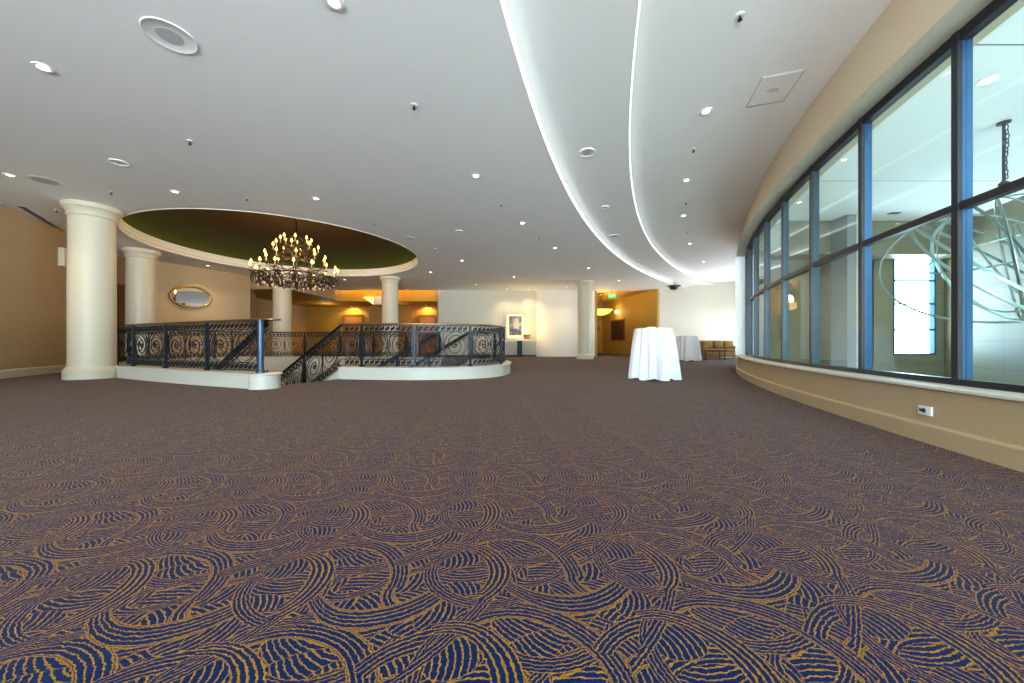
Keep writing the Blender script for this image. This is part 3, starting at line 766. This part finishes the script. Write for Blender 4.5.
for ti, (n, r, zr, zc, cl) in enumerate(tiers):
    ring = MB().tube([cyl_pt(2*pi*k/48, r*.82, zr) for k in range(48)], .018, 5, True)
    if ti == 0:
        ring.tube([cyl_pt(2*pi*k/48, r*.82, zr-.22) for k in range(48)], .016, 5, True)
        ring.tube([cyl_pt(2*pi*k/48, r*.45, zr-.28) for k in range(48)], .014, 5, True)
    local_part(ring, 'ring', 'chandelier_iron', chd)
    for k in range(n):
        a = 2*pi*k/n+.13*ti+.1
        m = MB()
        if ti == 0:
            m.tube([cyl_pt(a, .1+(r-.1)*u, zr-.16-.16*sin(pi*u)+.14*u) for u in [j/12 for j in range(13)]], .018, 6)
            for cr, cz, rad in ((r*.86, zr-.13, .17), (r*.55, zr-.18, .14)):     # round scrolls
                m.tube([cyl_pt(a, cr+rad*cos(t), cz+rad*sin(t)) for t in [2*pi*j/18 for j in range(18)]], .017, 5, True)
                m.tube([cyl_pt(a+.11*sin(t), cr, cz+rad*.9*cos(t)) for t in [2*pi*j/18 for j in range(18)]], .012, 5, True)
            for j in range(4):
                m.tube([cyl_pt(a+.02*j, r*.9, zr-.11), cyl_pt(a+.07*cos(j*1.6), r*.9+.07*sin(j*1.6), zr-.11+.1*sin(j*1.6+.5))], lambda v: .02*(1-v)+.006, 5)
        else:
            m.tube([cyl_pt(a, .05+(r-.05)*u, zr-.20*sin(pi*u)+.0*u) for u in [j/12 for j in range(13)]], .014, 6)
            m.tube([cyl_pt(a, r*.7+.07*cos(t), zr-.06+.07*sin(t)) for t in [2*pi*j/14 for j in range(14)]], .010, 5, True)
        m.tube([cyl_pt(a, r, zr-.02), cyl_pt(a, r, zc)], .012, 5)
        arm = local_part(m, 'arm', 'chandelier_iron', chd)
        p = cyl_pt(a, r, zc); Mx = Matrix.Translation(p)
        local_part(MB().lathe([(.015,-.03),(.05,-.005),(.055,0),(.02,.0)], n=14, M=Mx), 'drip_pan', 'brass', arm)
        local_part(MB().lathe([(.014,0),(.014,cl)], n=10, M=Mx), 'candle', 'candle', arm)
        local_part(MB().lathe([(.010,cl),(.034,cl+.03),(.032,cl+.06),(.014,cl+.10),(.002,cl+.13)], n=10, M=Mx), 'candle_bulb', 'flame', arm)
for k in range(56):
    ring_i = k % 2; a = 2*pi*k/56; r = 1.10 if ring_i else .60+.45*random.random(); z = 2.86 if ring_i else 2.80
    r = r*(1+.12*random.uniform(-1, 1)); zz = z-.06*random.random()
    local_part(MB().lathe([(.002,.07),(.006,.05),(.018,.02),(.022,0),(.010,-.04),(.001,-.065)], n=6, M=Matrix.Translation(cyl_pt(a, r, zz)), smooth=False).tube([cyl_pt(a, r, zz+.06), cyl_pt(a, r, 3.0)], .003, 4), 'crystal_drop', 'crystal', chd)
for k in range(12):
    a = 2*pi*k/12+.2
    local_part(MB().tube([cyl_pt(a, .12+.2*sin(pi*u)+.05*u, 4.50-.55*u) for u in [j/8 for j in range(9)]], .012, 5), 'crown_scroll', 'chandelier_iron', chd)
lamp('POINT', 'chandelier_light', (cc.x, cc.y, 3.45), 300, (1, .58, .22), shadow_soft_size=.9)
lamp('POINT', 'chandelier_light', (cc.x, cc.y, 4.3), 10, (1, .62, .28), shadow_soft_size=.4)

# ------------------------------------------------------------------ ceiling fixtures
def downlight_proto(label, loc, g):
    t = thing('ceiling_downlight', label, 'light', loc, g)
    local_part(MB().lathe([(.050,-.004),(.056,-.012),(.078,-.012),(.084,-.006),(.084,-.0005),(.050,-.0005)], n=28), 'trim_ring', 'plastic', t)
    local_part(MB().lathe([(.044,-.006),(.046,-.001)], n=24), 'lamp_face', 'lamp_white', t)
    return t
DL = [
 (43,67,3.9,'L','recessed downlight nearest the upper left corner of the ceiling'),
 (334,1,3.9,'L','recessed downlight at the very top edge of the photo'),
 (10,175,3.9,'L','recessed downlight at the left edge of the photo above the left wall'),
 (175,191.5,3.9,'L','recessed downlight just in front of the left part of the dome'),
 (316,198.5,3.9,'L','recessed downlight just in front of the dome, above the chandelier'),
 (476,176,3.9,'L','recessed downlight on the plain ceiling between the dome and the left curved strip'),
 (522.5,223,3.9,'L','recessed downlight near the left curved strip, second going away from the camera'),
 (555,248,3.9,'L','recessed downlight near the left curved strip, third going away from the camera'),
 (588.5,268,3.9,'L','recessed downlight just above the slim lone column'),
 (619,280.5,3.9,'L','recessed downlight in front of the golden corridor'),
 (462,260.5,3.9,'L','recessed downlight right of the dome, the nearer of two'),
 (430.5,272,3.9,'L','recessed downlight right of the dome, close to its rim'),
 (514,277,3.9,'L','recessed downlight in front of the framed picture on the centre wall'),
 (476,284.5,3.9,'L','recessed downlight close to the left part of the centre wall'),
 (507,289,3.9,'L','small recessed downlight at the wall top over the framed picture'),
 (529,289.5,3.9,'L','small recessed downlight at the wall top over the console lamp'),
 (567,287,3.9,'L','small recessed downlight just left of the slim column capital'),
 (208,265.5,3.9,'L','recessed downlight on the far side of the dome above the oval mirror'),
 (344.5,279.5,3.9,'L','recessed downlight beyond the dome, left of the fourth column'),
 (407.5,289.5,3.9,'L','recessed downlight at the edge of the golden bulkhead'),
 (706,111,4.2,'R','brightest recessed downlight by the windows, nearest the camera'),
 (686.5,180,4.2,'R','recessed downlight by the windows, second from the camera'),
 (683.5,215.5,4.2,'R','recessed downlight by the windows, third from the camera'),
 (690,243.5,4.2,'R','recessed downlight by the windows, fourth from the camera'),
 (703.5,261.5,4.2,'R','recessed downlight by the windows, fifth from the camera'),
 (722.5,271.5,4.2,'R','recessed downlight over the sofa, farthest of the row by the windows'),
]
first = None
for x, y, z, sd, lab in DL:
    p = on_z(x, y, z); g = 'ceiling downlights'
    if first is None: first = downlight_proto(lab, p, g)
    else: dup(first, p, lab, g)
    lamp('SPOT', 'downlight_beam', (p.x, p.y, z-.03), 75 if sd == 'L' else 65, (1, .78, .52), spot_size=R(115), spot_blend=.8, shadow_soft_size=.05)
def sprinkler_proto(label, loc, g):
    t = thing('ceiling_sprinkler', label, 'sprinkler', loc, g)
    local_part(MB().lathe([(.045,-.0005),(.045,-.006),(.020,-.012),(.012,-.012)], n=20), 'escutcheon', 'plastic', t)
    m = MB().lathe([(.011,-.010),(.011,-.03),(.006,-.034),(.006,-.05)], n=12).lathe([(.022,-.052),(.022,-.056)], n=16)
    m.tube([(.012,0,-.028),(.018,0,-.04),(.004,0,-.053)], .003, 4).tube([(-.012,0,-.028),(-.018,0,-.04),(-.004,0,-.053)], .003, 4)
    local_part(m, 'sprinkler_head', 'bronze', t)
    return t
first = None
for x, y, z, lab in [
 (190,141,3.9,'small ceiling sprinkler above the left part of the dome, in open ceiling'),
 (414,105,3.9,'small ceiling sprinkler in the middle of the open ceiling, upper centre'),
 (740,15,4.2,'ceiling sprinkler near the top edge by the windows, nearest the camera'),
 (693.5,149,4.2,'ceiling sprinkler by the windows between the first and second downlights'),
 (686,202,4.2,'ceiling sprinkler by the windows between the second and third downlights'),
 (687,232,4.2,'ceiling sprinkler by the windows between the third and fourth downlights'),
 (374,223,3.9,'ceiling sprinkler beside the right front edge of the dome'),
 (501,204,3.9,'ceiling sprinkler in open ceiling left of the left curved strip'),
 (539,237,3.9,'ceiling sprinkler between two downlights near the left curved strip'),
 (111.5,192,3.9,'ceiling sprinkler just right of the thick left column capital'),
 (247,198,3.9,'ceiling sprinkler in front of the dome between two downlights'),
 (435,249,3.9,'ceiling sprinkler right of the dome rim'),
 (451,275,3.9,'ceiling sprinkler right of the dome between the farther downlights'),
 (545,273.5,3.9,'ceiling sprinkler in front of the rounded bay wall'),
 (57,210,3.9,'ceiling sprinkler left of the thick left column capital'),
 (170,257.5,3.9,'ceiling sprinkler above the wall left of the oval mirror')]:
    p = on_z(x, y, z)
    if first is None: first = sprinkler_proto(lab, p, 'ceiling sprinklers')
    else: dup(first, p, lab, 'ceiling sprinklers')
def disc_fixture(name, cat, x, y, z, r, lab, grille=.5, dp=.7):
    p = on_z(x, y, z); t = thing(name, lab, cat, p)
    local_part(MB().lathe([(r*grille,-.012*dp),(r*.90,-.014*dp),(r*.97,-.026*dp),(r,-.02*dp),(r,-.0005),(r*grille,-.0005)], n=56), 'rim', 'plastic', t)
    m = MB().lathe([(r*grille*1.0,-.0145*dp),(r*grille*1.0,-.011*dp)], n=36)
    local_part(m, 'grille', 'grille', t)
disc_fixture('ceiling_speaker', 'speaker', 170,36,3.9,.215,'large round white speaker grille in the upper left ceiling', .5, .4)
disc_fixture('ceiling_speaker', 'speaker', 587,152,4.05,.135,'round white speaker grille in the band between the two curved strips')
disc_fixture('ceiling_speaker', 'speaker', 45,181,3.9,.24,'flush round speaker grille near the left wall', .7, .2)
disc_fixture('smoke_detector', 'detector', 119,162,3.9,.12,'small white round detector above the thick left column', .3)
disc_fixture('smoke_detector', 'detector', 605,207,4.05,.10,'small white detector in the ceiling band, nearer of two', .4)
disc_fixture('ceiling_speaker', 'speaker', 614,236,4.05,.17,'flat round speaker in the ceiling band beyond the small detector', .7)
disc_fixture('smoke_detector', 'detector', 637,261,4.05,.12,'small white detector in the ceiling band, farther of two', .4)
disc_fixture('smoke_detector', 'detector', 459,231,3.9,.11,'white smoke detector in open ceiling right of the dome', .4)
disc_fixture('ceiling_speaker', 'speaker', 410,238,3.9,.14,'flush round speaker beside the right side of the dome', .7, .3)
# black dome camera
p = on_z(674, 286.5, ZL); p.y = 19.2; p.x = 162/F*19.2
t = thing('dome_camera', 'black round ceiling fitting at the far end of the left curved strip', 'camera', (p.x, p.y, ZL-.001))
local_part(MB().lathe([(.34,0),(.34,-.05),(.30,-.06)], n=36), 'mounting_plate', 'black', t)
local_part(MB().lathe([(.24,-.05),(.23,-.12),(.16,-.19),(.05,-.22),(.001,-.22)], n=36), 'dome', 'black', t)
# access panel with a brown stain
pc = [on_z(*q, ZR) for q in ((758.5,77),(802,70),(787,100),(749,107))]
ctr = sum(pc, Vector())/4
t = thing('ceiling_access_panel', 'square ceiling access panel with a brown stain above the windows', 'panel', ctr)
ex = (pc[1]-pc[0]+pc[2]-pc[3])/2; ey = (pc[0]-pc[3]+pc[1]-pc[2])/2
hx, hy = ex.length/2, ey.length/2; a_ = atan2(ex.y, ex.x)
Mp = Matrix.Rotation(a_, 4, 'Z')
local_part(MB().box((-hx+.02,-hy+.02,-.006),(hx-.02,hy-.02,-.001), Mp), 'panel', 'ceiling', t)
fr = MB()
for lo, hi in (((-hx,-hy),(hx,-hy+.008)),((-hx,hy-.008),(hx,hy)),((-hx,-hy),(-hx+.008,hy)),((hx-.008,-hy),(hx,hy))): fr.box((*lo,-.005),(*hi,-.0005), Mp)
local_part(fr, 'frame', 'grille', t)
sm_ = MB(); pts = [(.07*cos(q)*(1+.3*sin(3*q)), .05*sin(q)*(1+.3*cos(2*q)), -.0075) for q in [2*pi*k/20 for k in range(20)]]
sm_.add(pts+[(x_, y_, -.0065) for x_, y_, _ in pts], [tuple(range(20)), tuple(range(20, 40))]+[(k,(k+1)%20,20+(k+1)%20,20+k) for k in range(20)]); local_part(sm_, 'stain', 'stain', t)
# slot vent by the left wall
a, b = on_z(20,205.5,3.9), on_z(66,233,3.9)
t = thing('slot_vent', 'long dark linear slot vent in the ceiling beside the left wall', 'vent', a)
d = b-a; M_ = Matrix.Rotation(atan2(d.y, d.x), 4, 'Z')
local_part(MB().box((0,-.07,-.006),(d.length,.07,-.001), M_), 'frame', 'plastic', t)
local_part(MB().box((.03,-.045,-.009),(d.length-.03,-.008,-.006), M_).box((.03,.008,-.009),(d.length-.03,.045,-.006), M_), 'slot', 'black', t)
# atrium ceiling fittings
p = on_z(988,80,AT); t = thing('atrium_downlight', 'oval-looking white downlight in the atrium ceiling behind the right-hand pane', 'light', p)
local_part(MB().lathe([(.13,-.001),(.13,-.012),(.10,-.012)], n=32), 'trim_ring', 'plastic', t); local_part(MB().lathe([(.10,-.014),(.10,-.006)], n=32), 'lamp_face', 'lamp_white', t)
p = on_z(894,213,AT); tag(MB().box((-.16,-.07,-.02),(.16,.07,-.001), Matrix.Translation(p)).build('atrium_vent', 'black'), 'small dark rectangular vent in the atrium ceiling', 'vent')

# ------------------------------------------------------------------ cocktail tables
def cocktail(x, y, rt, rb, h, label, clabel, seed, nf=15):
    t = thing('cocktail_table', label, 'table', (x, y, 0))
    local_part(MB().lathe([(rt-.02,h-.035),(rt-.015,h-.01),(rt-.02,h-.008)], n=40), 'tabletop', 'plastic', t)
    local_part(MB().lathe([(.035,.05),(.035,h-.04)], n=16), 'pole', 'chrome', t)
    for k in range(4):
        a = pi/2*k+.5; local_part(MB().tube([(0,0,.06),(.36*cos(a),.36*sin(a),.03),(.36*cos(a),.36*sin(a),.0)], .018, 6), 'foot', 'black', t)
    rnd = random.Random(seed); ph = [rnd.uniform(0, 6.28) for _ in range(4)]
    def fold(r, z, a):
        u = max(0, min(1, (h-z)/h))
        if r < rt*.995: return r
        f_ = sin(nf*a+ph[0]+.8*sin(2*a+ph[1]))+.45*sin(nf*1.62*a//1*0+nf*a*2+ph[2])*.5+.3*sin(5*a+ph[3])
        return rt+(rb-rt)*u**.8+.075*u**.6*f_*(.6+.4*sin(3*a+ph[1])**2)
    prof = [(.001,h+.002),(rt*.5,h+.002),(rt*.97,h+.002),(rt*1.0,h-.004)]+[(rt+.001,h-.01-(h-.045)*k/26) for k in range(27)]
    m = MB(); n = 180; vs = []; fs = []
    for i, (r, z) in enumerate(prof):
        for k in range(n):
            a = 2*pi*k/n; rr = fold(r, z, a); zz = z+(.02*sin(7*a+ph[2]) if i == len(prof)-1 else 0)
            vs.append((x+rr*cos(a), y+rr*sin(a), zz))
    for i in range(len(prof)-1):
        for k in range(n): fs.append((i*n+k, i*n+(k+1) % n, (i+1)*n+(k+1) % n, (i+1)*n+k))
    m.add(vs, fs, True)
    tag(m.build('tablecloth', 'cloth', origin=(x, y, 0)), clabel, 'tablecloth')
cocktail(3.08,7.76,.375,.47,1.115,'high round cocktail table under the nearer white cloth','floor-length white cloth draped over the nearer high table', 3)
cocktail(7.78,15.75,.42,.52,1.12,'high round cocktail table under the farther white cloth near the sofa','floor-length white cloth draped over the farther high table', 9)
nk = MB().lathe([(.09,0),(.10,.010),(.08,.022),(.04,.032),(.001,.035)], (3.02,7.7,1.12), 30, f=lambda r, z, a: r*(1+.12*sin(5*a)))
tag(nk.build('folded_napkin', 'cloth'), 'small white folded napkin on top of the nearer high table', 'napkin')

# ------------------------------------------------------------------ sofa and coffee table
t = thing('sofa', 'gold patterned sofa against the white end wall behind the window end', 'sofa', (9.35,17.35,0))
SM = lambda lo, hi, b=.05: MB().box(lo, hi, bev=b)
local_part(SM((0,.0,.12),(2.1,.95,.36)), 'frame', 'sofa', t)
local_part(SM((.18,.72,.3),(1.92,.97,.93),.08), 'backrest', 'sofa', t)
for a in ((0,.0,.1),): local_part(SM(a,(.22,.95,.66),.07), 'armrest', 'sofa', t); local_part(SM((1.88,0,.1),(2.1,.95,.66),.07), 'armrest', 'sofa', t)
for k in range(2): local_part(SM((.22+.83*k,.0,.36),(1.05+.83*k,.74,.52),.05), 'seat_cushion', 'sofa', t)
for k in range(3): local_part(SM((.28+.53*k,.52,.52),(.78+.53*k,.76,.90),.09), 'back_cushion', 'sofa', t)
for px, py in ((.1,.1),(2.0,.1),(.1,.85),(2.0,.85)): local_part(MB().lathe([(.03,0),(.035,.13)], (px,py,0), 12), 'leg', 'wood', t)
t = thing('coffee_table', 'low dark glass-topped coffee table in front of the gold sofa', 'table', (9.05,16.6,0))
local_part(MB().box((0,0,.44),(.98,.5,.47), bev=.01), 'tabletop', 'black', t)
for px, py in ((.05,.05),(.93,.05),(.05,.45),(.93,.45)): local_part(MB().tube([(px,py,0),(px,py,.44)], .022, 8), 'leg', 'black', t)
local_part(MB().box((.05,.05,.12),(.93,.45,.135)), 'lower_shelf', 'wood', t)

# ------------------------------------------------------------------ console, lamp, picture
t = thing('console_table', 'cream console shelf on a navy pedestal below the framed picture', 'console', (-.42,20.28,0))
local_part(MB().box((0,0,.93),(1.85,.55,1.0), bev=.012), 'tabletop', 'cream', t)
local_part(MB().box((.72,.1,0),(1.0,.4,.93), bev=.01), 'pedestal', 'navy', t)
local_part(MB().box((.0,.35,.86),(1.85,.55,.93)), 'apron', 'cream', t)
t = thing('table_lamp', 'glowing yellow lamp in a brown bowl at the right end of the console', 'lamp', (.86,20.5,1.0))
local_part(MB().lathe([(.08,0),(.10,.02),(.09,.05),(.14,.16),(.20,.24),(.20,.27),(.16,.27)], n=32), 'bowl', 'tan', t)
sh = MB()
rnd = random.Random(4)
for k in range(9):
    a = 2*pi*k/9; sh.lathe([(.001,-.05),(.07,-.03),(.085,.02),(.05,.07),(.001,.085)], (.10*cos(a), .10*sin(a), .36+.12*rnd.random()), 14)
sh.lathe([(.001,.3),(.13,.38),(.15,.5),(.08,.62),(.001,.68)], n=24)
local_part(sh, 'lit_shade', 'posy', t)
lamp('POINT', 'table_lamp_light', (.86,20.1,1.75), 45, (1, .72, .30), shadow_soft_size=.12)
P0, P1 = at(506,339,20.95), at(525,313,20.95)
x0, x1, z0, z1 = P0.x, P1.x, P0.z, P1.z
t = thing('framed_picture', 'gilt framed picture with a wide white mount on the centre wall', 'picture', (x0,20.95,z0))
W, H = x1-x0, z1-z0
fr = MB()
for a in (((0,-.05,0),(W,0,.06)),((0,-.05,H-.06),(W,0,H)),((0,-.05,0),(.06,0,H)),((W-.06,-.05,0),(W,0,H))): fr.box(*a)
local_part(fr, 'frame', 'gilt', t)
local_part(MB().box((.05,-.03,.05),(W-.05,-.005,H-.05)), 'mount', 'cream', t)
pm, nt, b = new_mat('picture_print'); tc = nt.nodes.new('ShaderNodeTexCoord')
nz = nt.nodes.new('ShaderNodeTexNoise'); nz.inputs['Scale'].default_value = 3.2; nt.links.new(tc.outputs['Object'], nz.inputs['Vector'])
rp = nt.nodes.new('ShaderNodeValToRGB'); rp.color_ramp.elements[0].position = .35; rp.color_ramp.elements[0].color = (.02,.022,.04,1)
e = rp.color_ramp.elements.new(.52); e.color = (.10,.10,.12,1); rp.color_ramp.elements[-1].position = .7; rp.color_ramp.elements[-1].color = (.30,.28,.24,1)
nt.links.new(nz.outputs['Fac'], rp.inputs['Fac']); nt.links.new(rp.outputs['Color'], b.inputs['Base Color'])
local_part(MB().box((.19,-.036,.22),(W-.19,-.03,H-.19)), 'print', pm, t)
ar = MB(); cx = W/2+.04
pts = [(cx-.17,.55),(cx+.17,.55)]+[(cx+.17*cos(a), .95+.30*sin(a)) for a in [pi*k/12 for k in range(13)]]
ar.add([(x,-.040,z) for x,z in pts]+[(x,-.036,z) for x,z in pts], [tuple(range(len(pts))), tuple(range(len(pts),2*len(pts)))]+[(k,(k+1)%len(pts),len(pts)+(k+1)%len(pts),len(pts)+k) for k in range(len(pts))])
local_part(ar, 'pale_arch', paint('pale_print', (.38,.36,.28), .6), t)
local_part(MB().box((cx-.18,-.041,.34),(cx+.12,-.036,.60)), 'blue_patch', paint('blue_print', (.05,.06,.20), .6), t)

# ------------------------------------------------------------------ corridor fittings
RWd = Vector((RW[2][0]-RW[1][0], RW[2][1]-RW[1][1])); ang = atan2(RWd.y, RWd.x)
def on_rw(Y): 
    a, b = Vector(RW[1]), Vector(RW[2]); u = (Y-a.y)/(b.y-a.y); return a+(b-a)*u
pa, pb = on_rw(24.0), on_rw(26.0); L = (pb-pa).length
t = thing('wall_painting', 'dark brown rectangular painting on the golden corridor wall', 'painting', (pa.x, pa.y, .95), rz=ang)
fr = MB()
for a in (((0,.0,0),(L,.05,.08)),((0,.0,1.42),(L,.05,1.5)),((0,.0,0),(.08,.05,1.5)),((L-.08,0,0),(L,.05,1.5))): fr.box(*a)
local_part(fr, 'frame', 'wood', t); local_part(MB().box((.05,.004,.05),(L-.05,.03,1.45)), 'canvas', paint('dark_canvas', (.06,.022,.012), .6, vary=.7), t)
q = on_rw(24.9)
t = thing('wall_sconce', 'round glowing globe light on the golden corridor wall above the painting', 'light', (q.x-.12, q.y, 2.98))
local_part(MB().lathe([(.001,-.13),(.08,-.11),(.13,0),(.08,.11),(.001,.13)], n=24), 'globe', 'sconce', t)
local_part(MB().box((.02,-.04,-.05),(.12,.04,.05)), 'bracket', 'brass', t)
lamp('POINT', 'sconce_light', (q.x-.4, q.y-.1, 2.98), 22, (1, .70, .28), shadow_soft_size=.15)
px = at(601, 312, 22.2)
t = thing('bowl_pendant', 'glowing amber bowl pendant hanging in the golden corridor', 'light', (px.x, px.y, px.z))
local_part(MB().lathe([(.02,-.22),(.25,-.19),(.50,-.08),(.68,.10),(.72,.14),(.66,.13),(.3,-.1)], n=48), 'bowl', 'bowl', t)
m = MB()
for k in range(3):
    a = 2*pi*k/3+.5; m.tube([(.68*cos(a),.68*sin(a),.12),(.03*cos(a),.03*sin(a),.75)], .012, 6)
m.tube([(0,0,.7),(0,0,3.9-px.z-.03)], .018, 8)
local_part(m, 'hanger', 'bronze', t)
local_part(MB().lathe([(.24,3.9-px.z-.001),(.24,3.9-px.z-.05),(.16,3.9-px.z-.12),(.02,3.9-px.z-.14)], n=30), 'ceiling_rose', 'bronze', t)
lamp('POINT', 'pendant_light', (px.x, px.y, px.z+.35), 70, (1, .68, .26), shadow_soft_size=.3)
# exit sign
ex_ = at(612, 296, 21.3); t = thing('exit_sign', 'green illuminated exit sign hanging at the corridor entrance', 'sign', (ex_.x, ex_.y, ex_.z))
local_part(MB().box((-.22,-.03,-.12),(.22,.03,.12), bev=.01), 'sign_box', 'exit', t)
local_part(MB().tube([(-.15,0,.13),(-.15,0,3.89-ex_.z)], .01, 6).tube([(.15,0,.13),(.15,0,3.89-ex_.z)], .01, 6), 'hanger', 'plastic', t)
cu = bpy.data.curves.new('exit_text', 'FONT'); cu.body = 'EXIT'; cu.size = .16; cu.extrude = .002; cu.align_x = 'CENTER'; cu.align_y = 'CENTER'
to = bpy.data.objects.new('tmp', cu); C.objects.link(to); bpy.context.view_layer.update()
me = bpy.data.meshes.new_from_object(to); bpy.data.objects.remove(to)
lt = bpy.data.objects.new('lettering', me); C.objects.link(lt); me.materials.append(MAT['exit_text']); lt.parent = t; lt.location = (0,-.034,0); lt.rotation_euler = (pi/2,0,0)
q = at(597.5, 329, 27.45); tag(MB().box((-.16,-.02,-.16),(.16,0,.16), Matrix.Translation(q), bev=.008).build('wall_plaque', 'wood'), 'small square brown plaque on the back wall of the golden corridor', 'plaque')
# oval mirror
m0, m1 = Vector(MW[0]), Vector(MW[1]); md = (m1-m0).normalized(); mc = m0+(m1-m0)*.335; ma = atan2(md.y, md.x)
t = thing('oval_mirror', 'oval gilt framed mirror on the cream wall left of the chandelier', 'mirror', (mc.x+md.y*.03, mc.y-md.x*.03, 2.66), rz=ma)
a_, b_ = .66, .42
fr = MB().tube([(a_*cos(q), 0, b_*sin(q)) for q in [2*pi*k/72 for k in range(72)]], .045, 10, True)
local_part(fr, 'frame', 'gilt', t)
vs = [(a_*cos(q), -.012, b_*sin(q)) for q in [2*pi*k/72 for k in range(72)]]
local_part(MB().add(vs+[(x, .01, z) for x, _, z in vs], [tuple(range(72)), tuple(range(72,144))]+[(k,(k+1)%72,72+(k+1)%72,72+k) for k in range(72)]), 'mirror_glass', 'mirror', t)
# pale box on the left wall beside the column
q = at(62, 257.5, 9.75)
t = thing('wall_box', 'pale square wall-mounted box left of the thick left column', 'box', (q.x, q.y, q.z))
Mx = Matrix.Rotation(R(-58), 4, 'Z')
local_part(MB().box((-.16,-.10,-.25),(.16,.1,.25), Mx, bev=.015), 'housing', 'cream', t); local_part(MB().box((-.12,-.112,-.20),(.12,-.10,.20), Mx), 'front_grille', 'wall', t)
# alcove doors and the wedge light
for dx, Y, nm, wv in (((345,362), 24.45, 'door_2', 'tan'), ((420.5,434), 23.85, 'door_3', 'tan')):
    a, b = at(dx[0],316,Y), at(dx[1],316,Y); top = a.z
    o = MB().box((a.x,Y-.05,0),(b.x,Y,top)).box((a.x+.12,Y-.065,.2),(b.x-.12,Y-.05,1.1)).box((a.x+.12,Y-.065,1.25),(b.x-.12,Y-.05,top-.15)); struct(o, nm, wv)
    fo = MB().box((a.x-.09,Y-.08,0),(a.x,Y,top+.09)).box((b.x,Y-.08,0),(b.x+.09,Y,top+.09)).box((a.x-.09,Y-.08,top),(b.x+.09,Y,top+.09)); struct(fo, 'trim_door', 'wood')
    cxx = (a.x+b.x)/2
    lamp('SPOT', 'wall_washer_beam', (cxx, Y-.25, 3.27), 150, (1, .55, .08), spot_size=R(165), spot_blend=.5, shadow_soft_size=.05)
    dup(bpy.data.objects['ceiling_downlight'], (cxx, Y-.28, 3.3), 'warm downlight washing the wall above the %s alcove door' % ('left' if nm == 'door_2' else 'right'), 'ceiling downlights')
lamp('POINT', 'alcove_light', (-11.8,22.6,2.9), 22, (1, .66, .26), shadow_soft_size=.4)
lamp('POINT', 'alcove_light', (-7.0,22.6,2.9), 10, (1, .56, .16), shadow_soft_size=.4)
a = at(370, 299.5, 21.25)
t = thing('wedge_uplight', 'bright yellow wedge-shaped light on the golden bulkhead left of the fourth column', 'light', (a.x, 21.28, a.z))
local_part(MB().add([(-.32,0,.12),(.28,0,.12),(.28,0,-.32),(-.32,-.2,.12),(.28,-.2,.12),(.28,-.2,-.32)], [(0,1,2),(5,4,3),(0,3,4,1),(1,4,5,2),(2,5,3,0)]), 'lit_shade', 'posy', t)
local_part(MB().box((.28,-.22,-.32),(.70,0,.16), bev=.01), 'housing', 'cream', t)

# power outlet on the low wall, at the pixel where it shows
r = (926-HX)/F
lo, hi = 1.0, 6.0
for _ in range(60):
    Y = (lo+hi)/2; X = r*Y
    if hypot(X-28.5, Y+3.5) > 25.94: lo = Y
    else: hi = Y
z = CAMZ+(HY-410.5)/F*Y
th = atan2(Y+3.5, 28.5-X)
t = thing('power_outlet', 'white double power outlet on the low wall under the windows', 'outlet', (X, Y, z), rz=-th)
local_part(MB().box((-.012,-.06,-.036),(0.004,.06,.036), bev=.004), 'plate', 'plastic', t)
local_part(MB().box((-.016,-.012,-.016),(-.011,.018,.016)), 'socket', 'black', t); local_part(MB().box((-.016,.026,-.010),(-.011,.042,.010)), 'switch', 'black', t)

# ------------------------------------------------------------------ daylight
wd = bpy.data.worlds.new('sky'); bpy.context.scene.world = wd; wd.use_nodes = True
wn = wd.node_tree; bg = wn.nodes['Background']; bg.inputs['Strength'].default_value = 30.0
wt = wn.nodes.new('ShaderNodeTexCoord'); wsx = wn.nodes.new('ShaderNodeSeparateXYZ'); wr = wn.nodes.new('ShaderNodeValToRGB')
wn.links.new(wt.outputs['Generated'], wsx.inputs[0]); wn.links.new(wsx.outputs[2], wr.inputs[0]); wn.links.new(wr.outputs[0], bg.inputs[0])
wr.color_ramp.elements[0].position = 0; wr.color_ramp.elements[0].color = (.86, .95, 1.0, 1)  # brighter below the horizon, added to lift the ceilings
wr.color_ramp.elements[1].position = .06; wr.color_ramp.elements[1].color = (.42, .58, .70, 1)
def portal(loc, rot, sx, sy):
    o = lamp('AREA', 'daylight_portal', loc, 1, (1,1,1), shape='RECTANGLE', size=sx, size_y=sy, rot=rot)
    o.data.cycles.is_portal = True
portal((-1.7,-7.02,2.0), (R(90),0,0), 9.4, 3.3)
portal((13.08,17.5,1.27), (0,R(90),0), 1.35, 3.4)
portal((16.98,-7.55,-.15), (0,R(90),0), 4.7, 7.9)
portal(((W0+W1)/2,13.1,(WZ0+WZ1)/2), (R(-90),0,0), 1.5, 3.5)

# ------------------------------------------------------------------ camera and view
cam = bpy.data.cameras.new('camera'); co = bpy.data.objects.new('camera', cam); C.objects.link(co)
co.location = (0, 0, CAMZ); co.rotation_euler = (R(90), 0, 0)
cam.sensor_width = 36; cam.lens = F/1024*36; cam.shift_y = (HY-341.5)/1024; cam.clip_start = .05; cam.clip_end = 200
s = bpy.context.scene; s.camera = co
s.view_settings.view_transform = 'Standard'; s.view_settings.look = 'None'; s.view_settings.gamma = 1; s.view_settings.use_curve_mapping = False
s.view_settings.exposure = .46
s.cycles.use_denoising = True; s.cycles.max_bounces = 10; s.cycles.diffuse_bounces = 6; s.cycles.transparent_max_bounces = 16
s.cycles.sample_clamp_indirect = 6; s.cycles.caustics_reflective = False; s.cycles.caustics_refractive = False
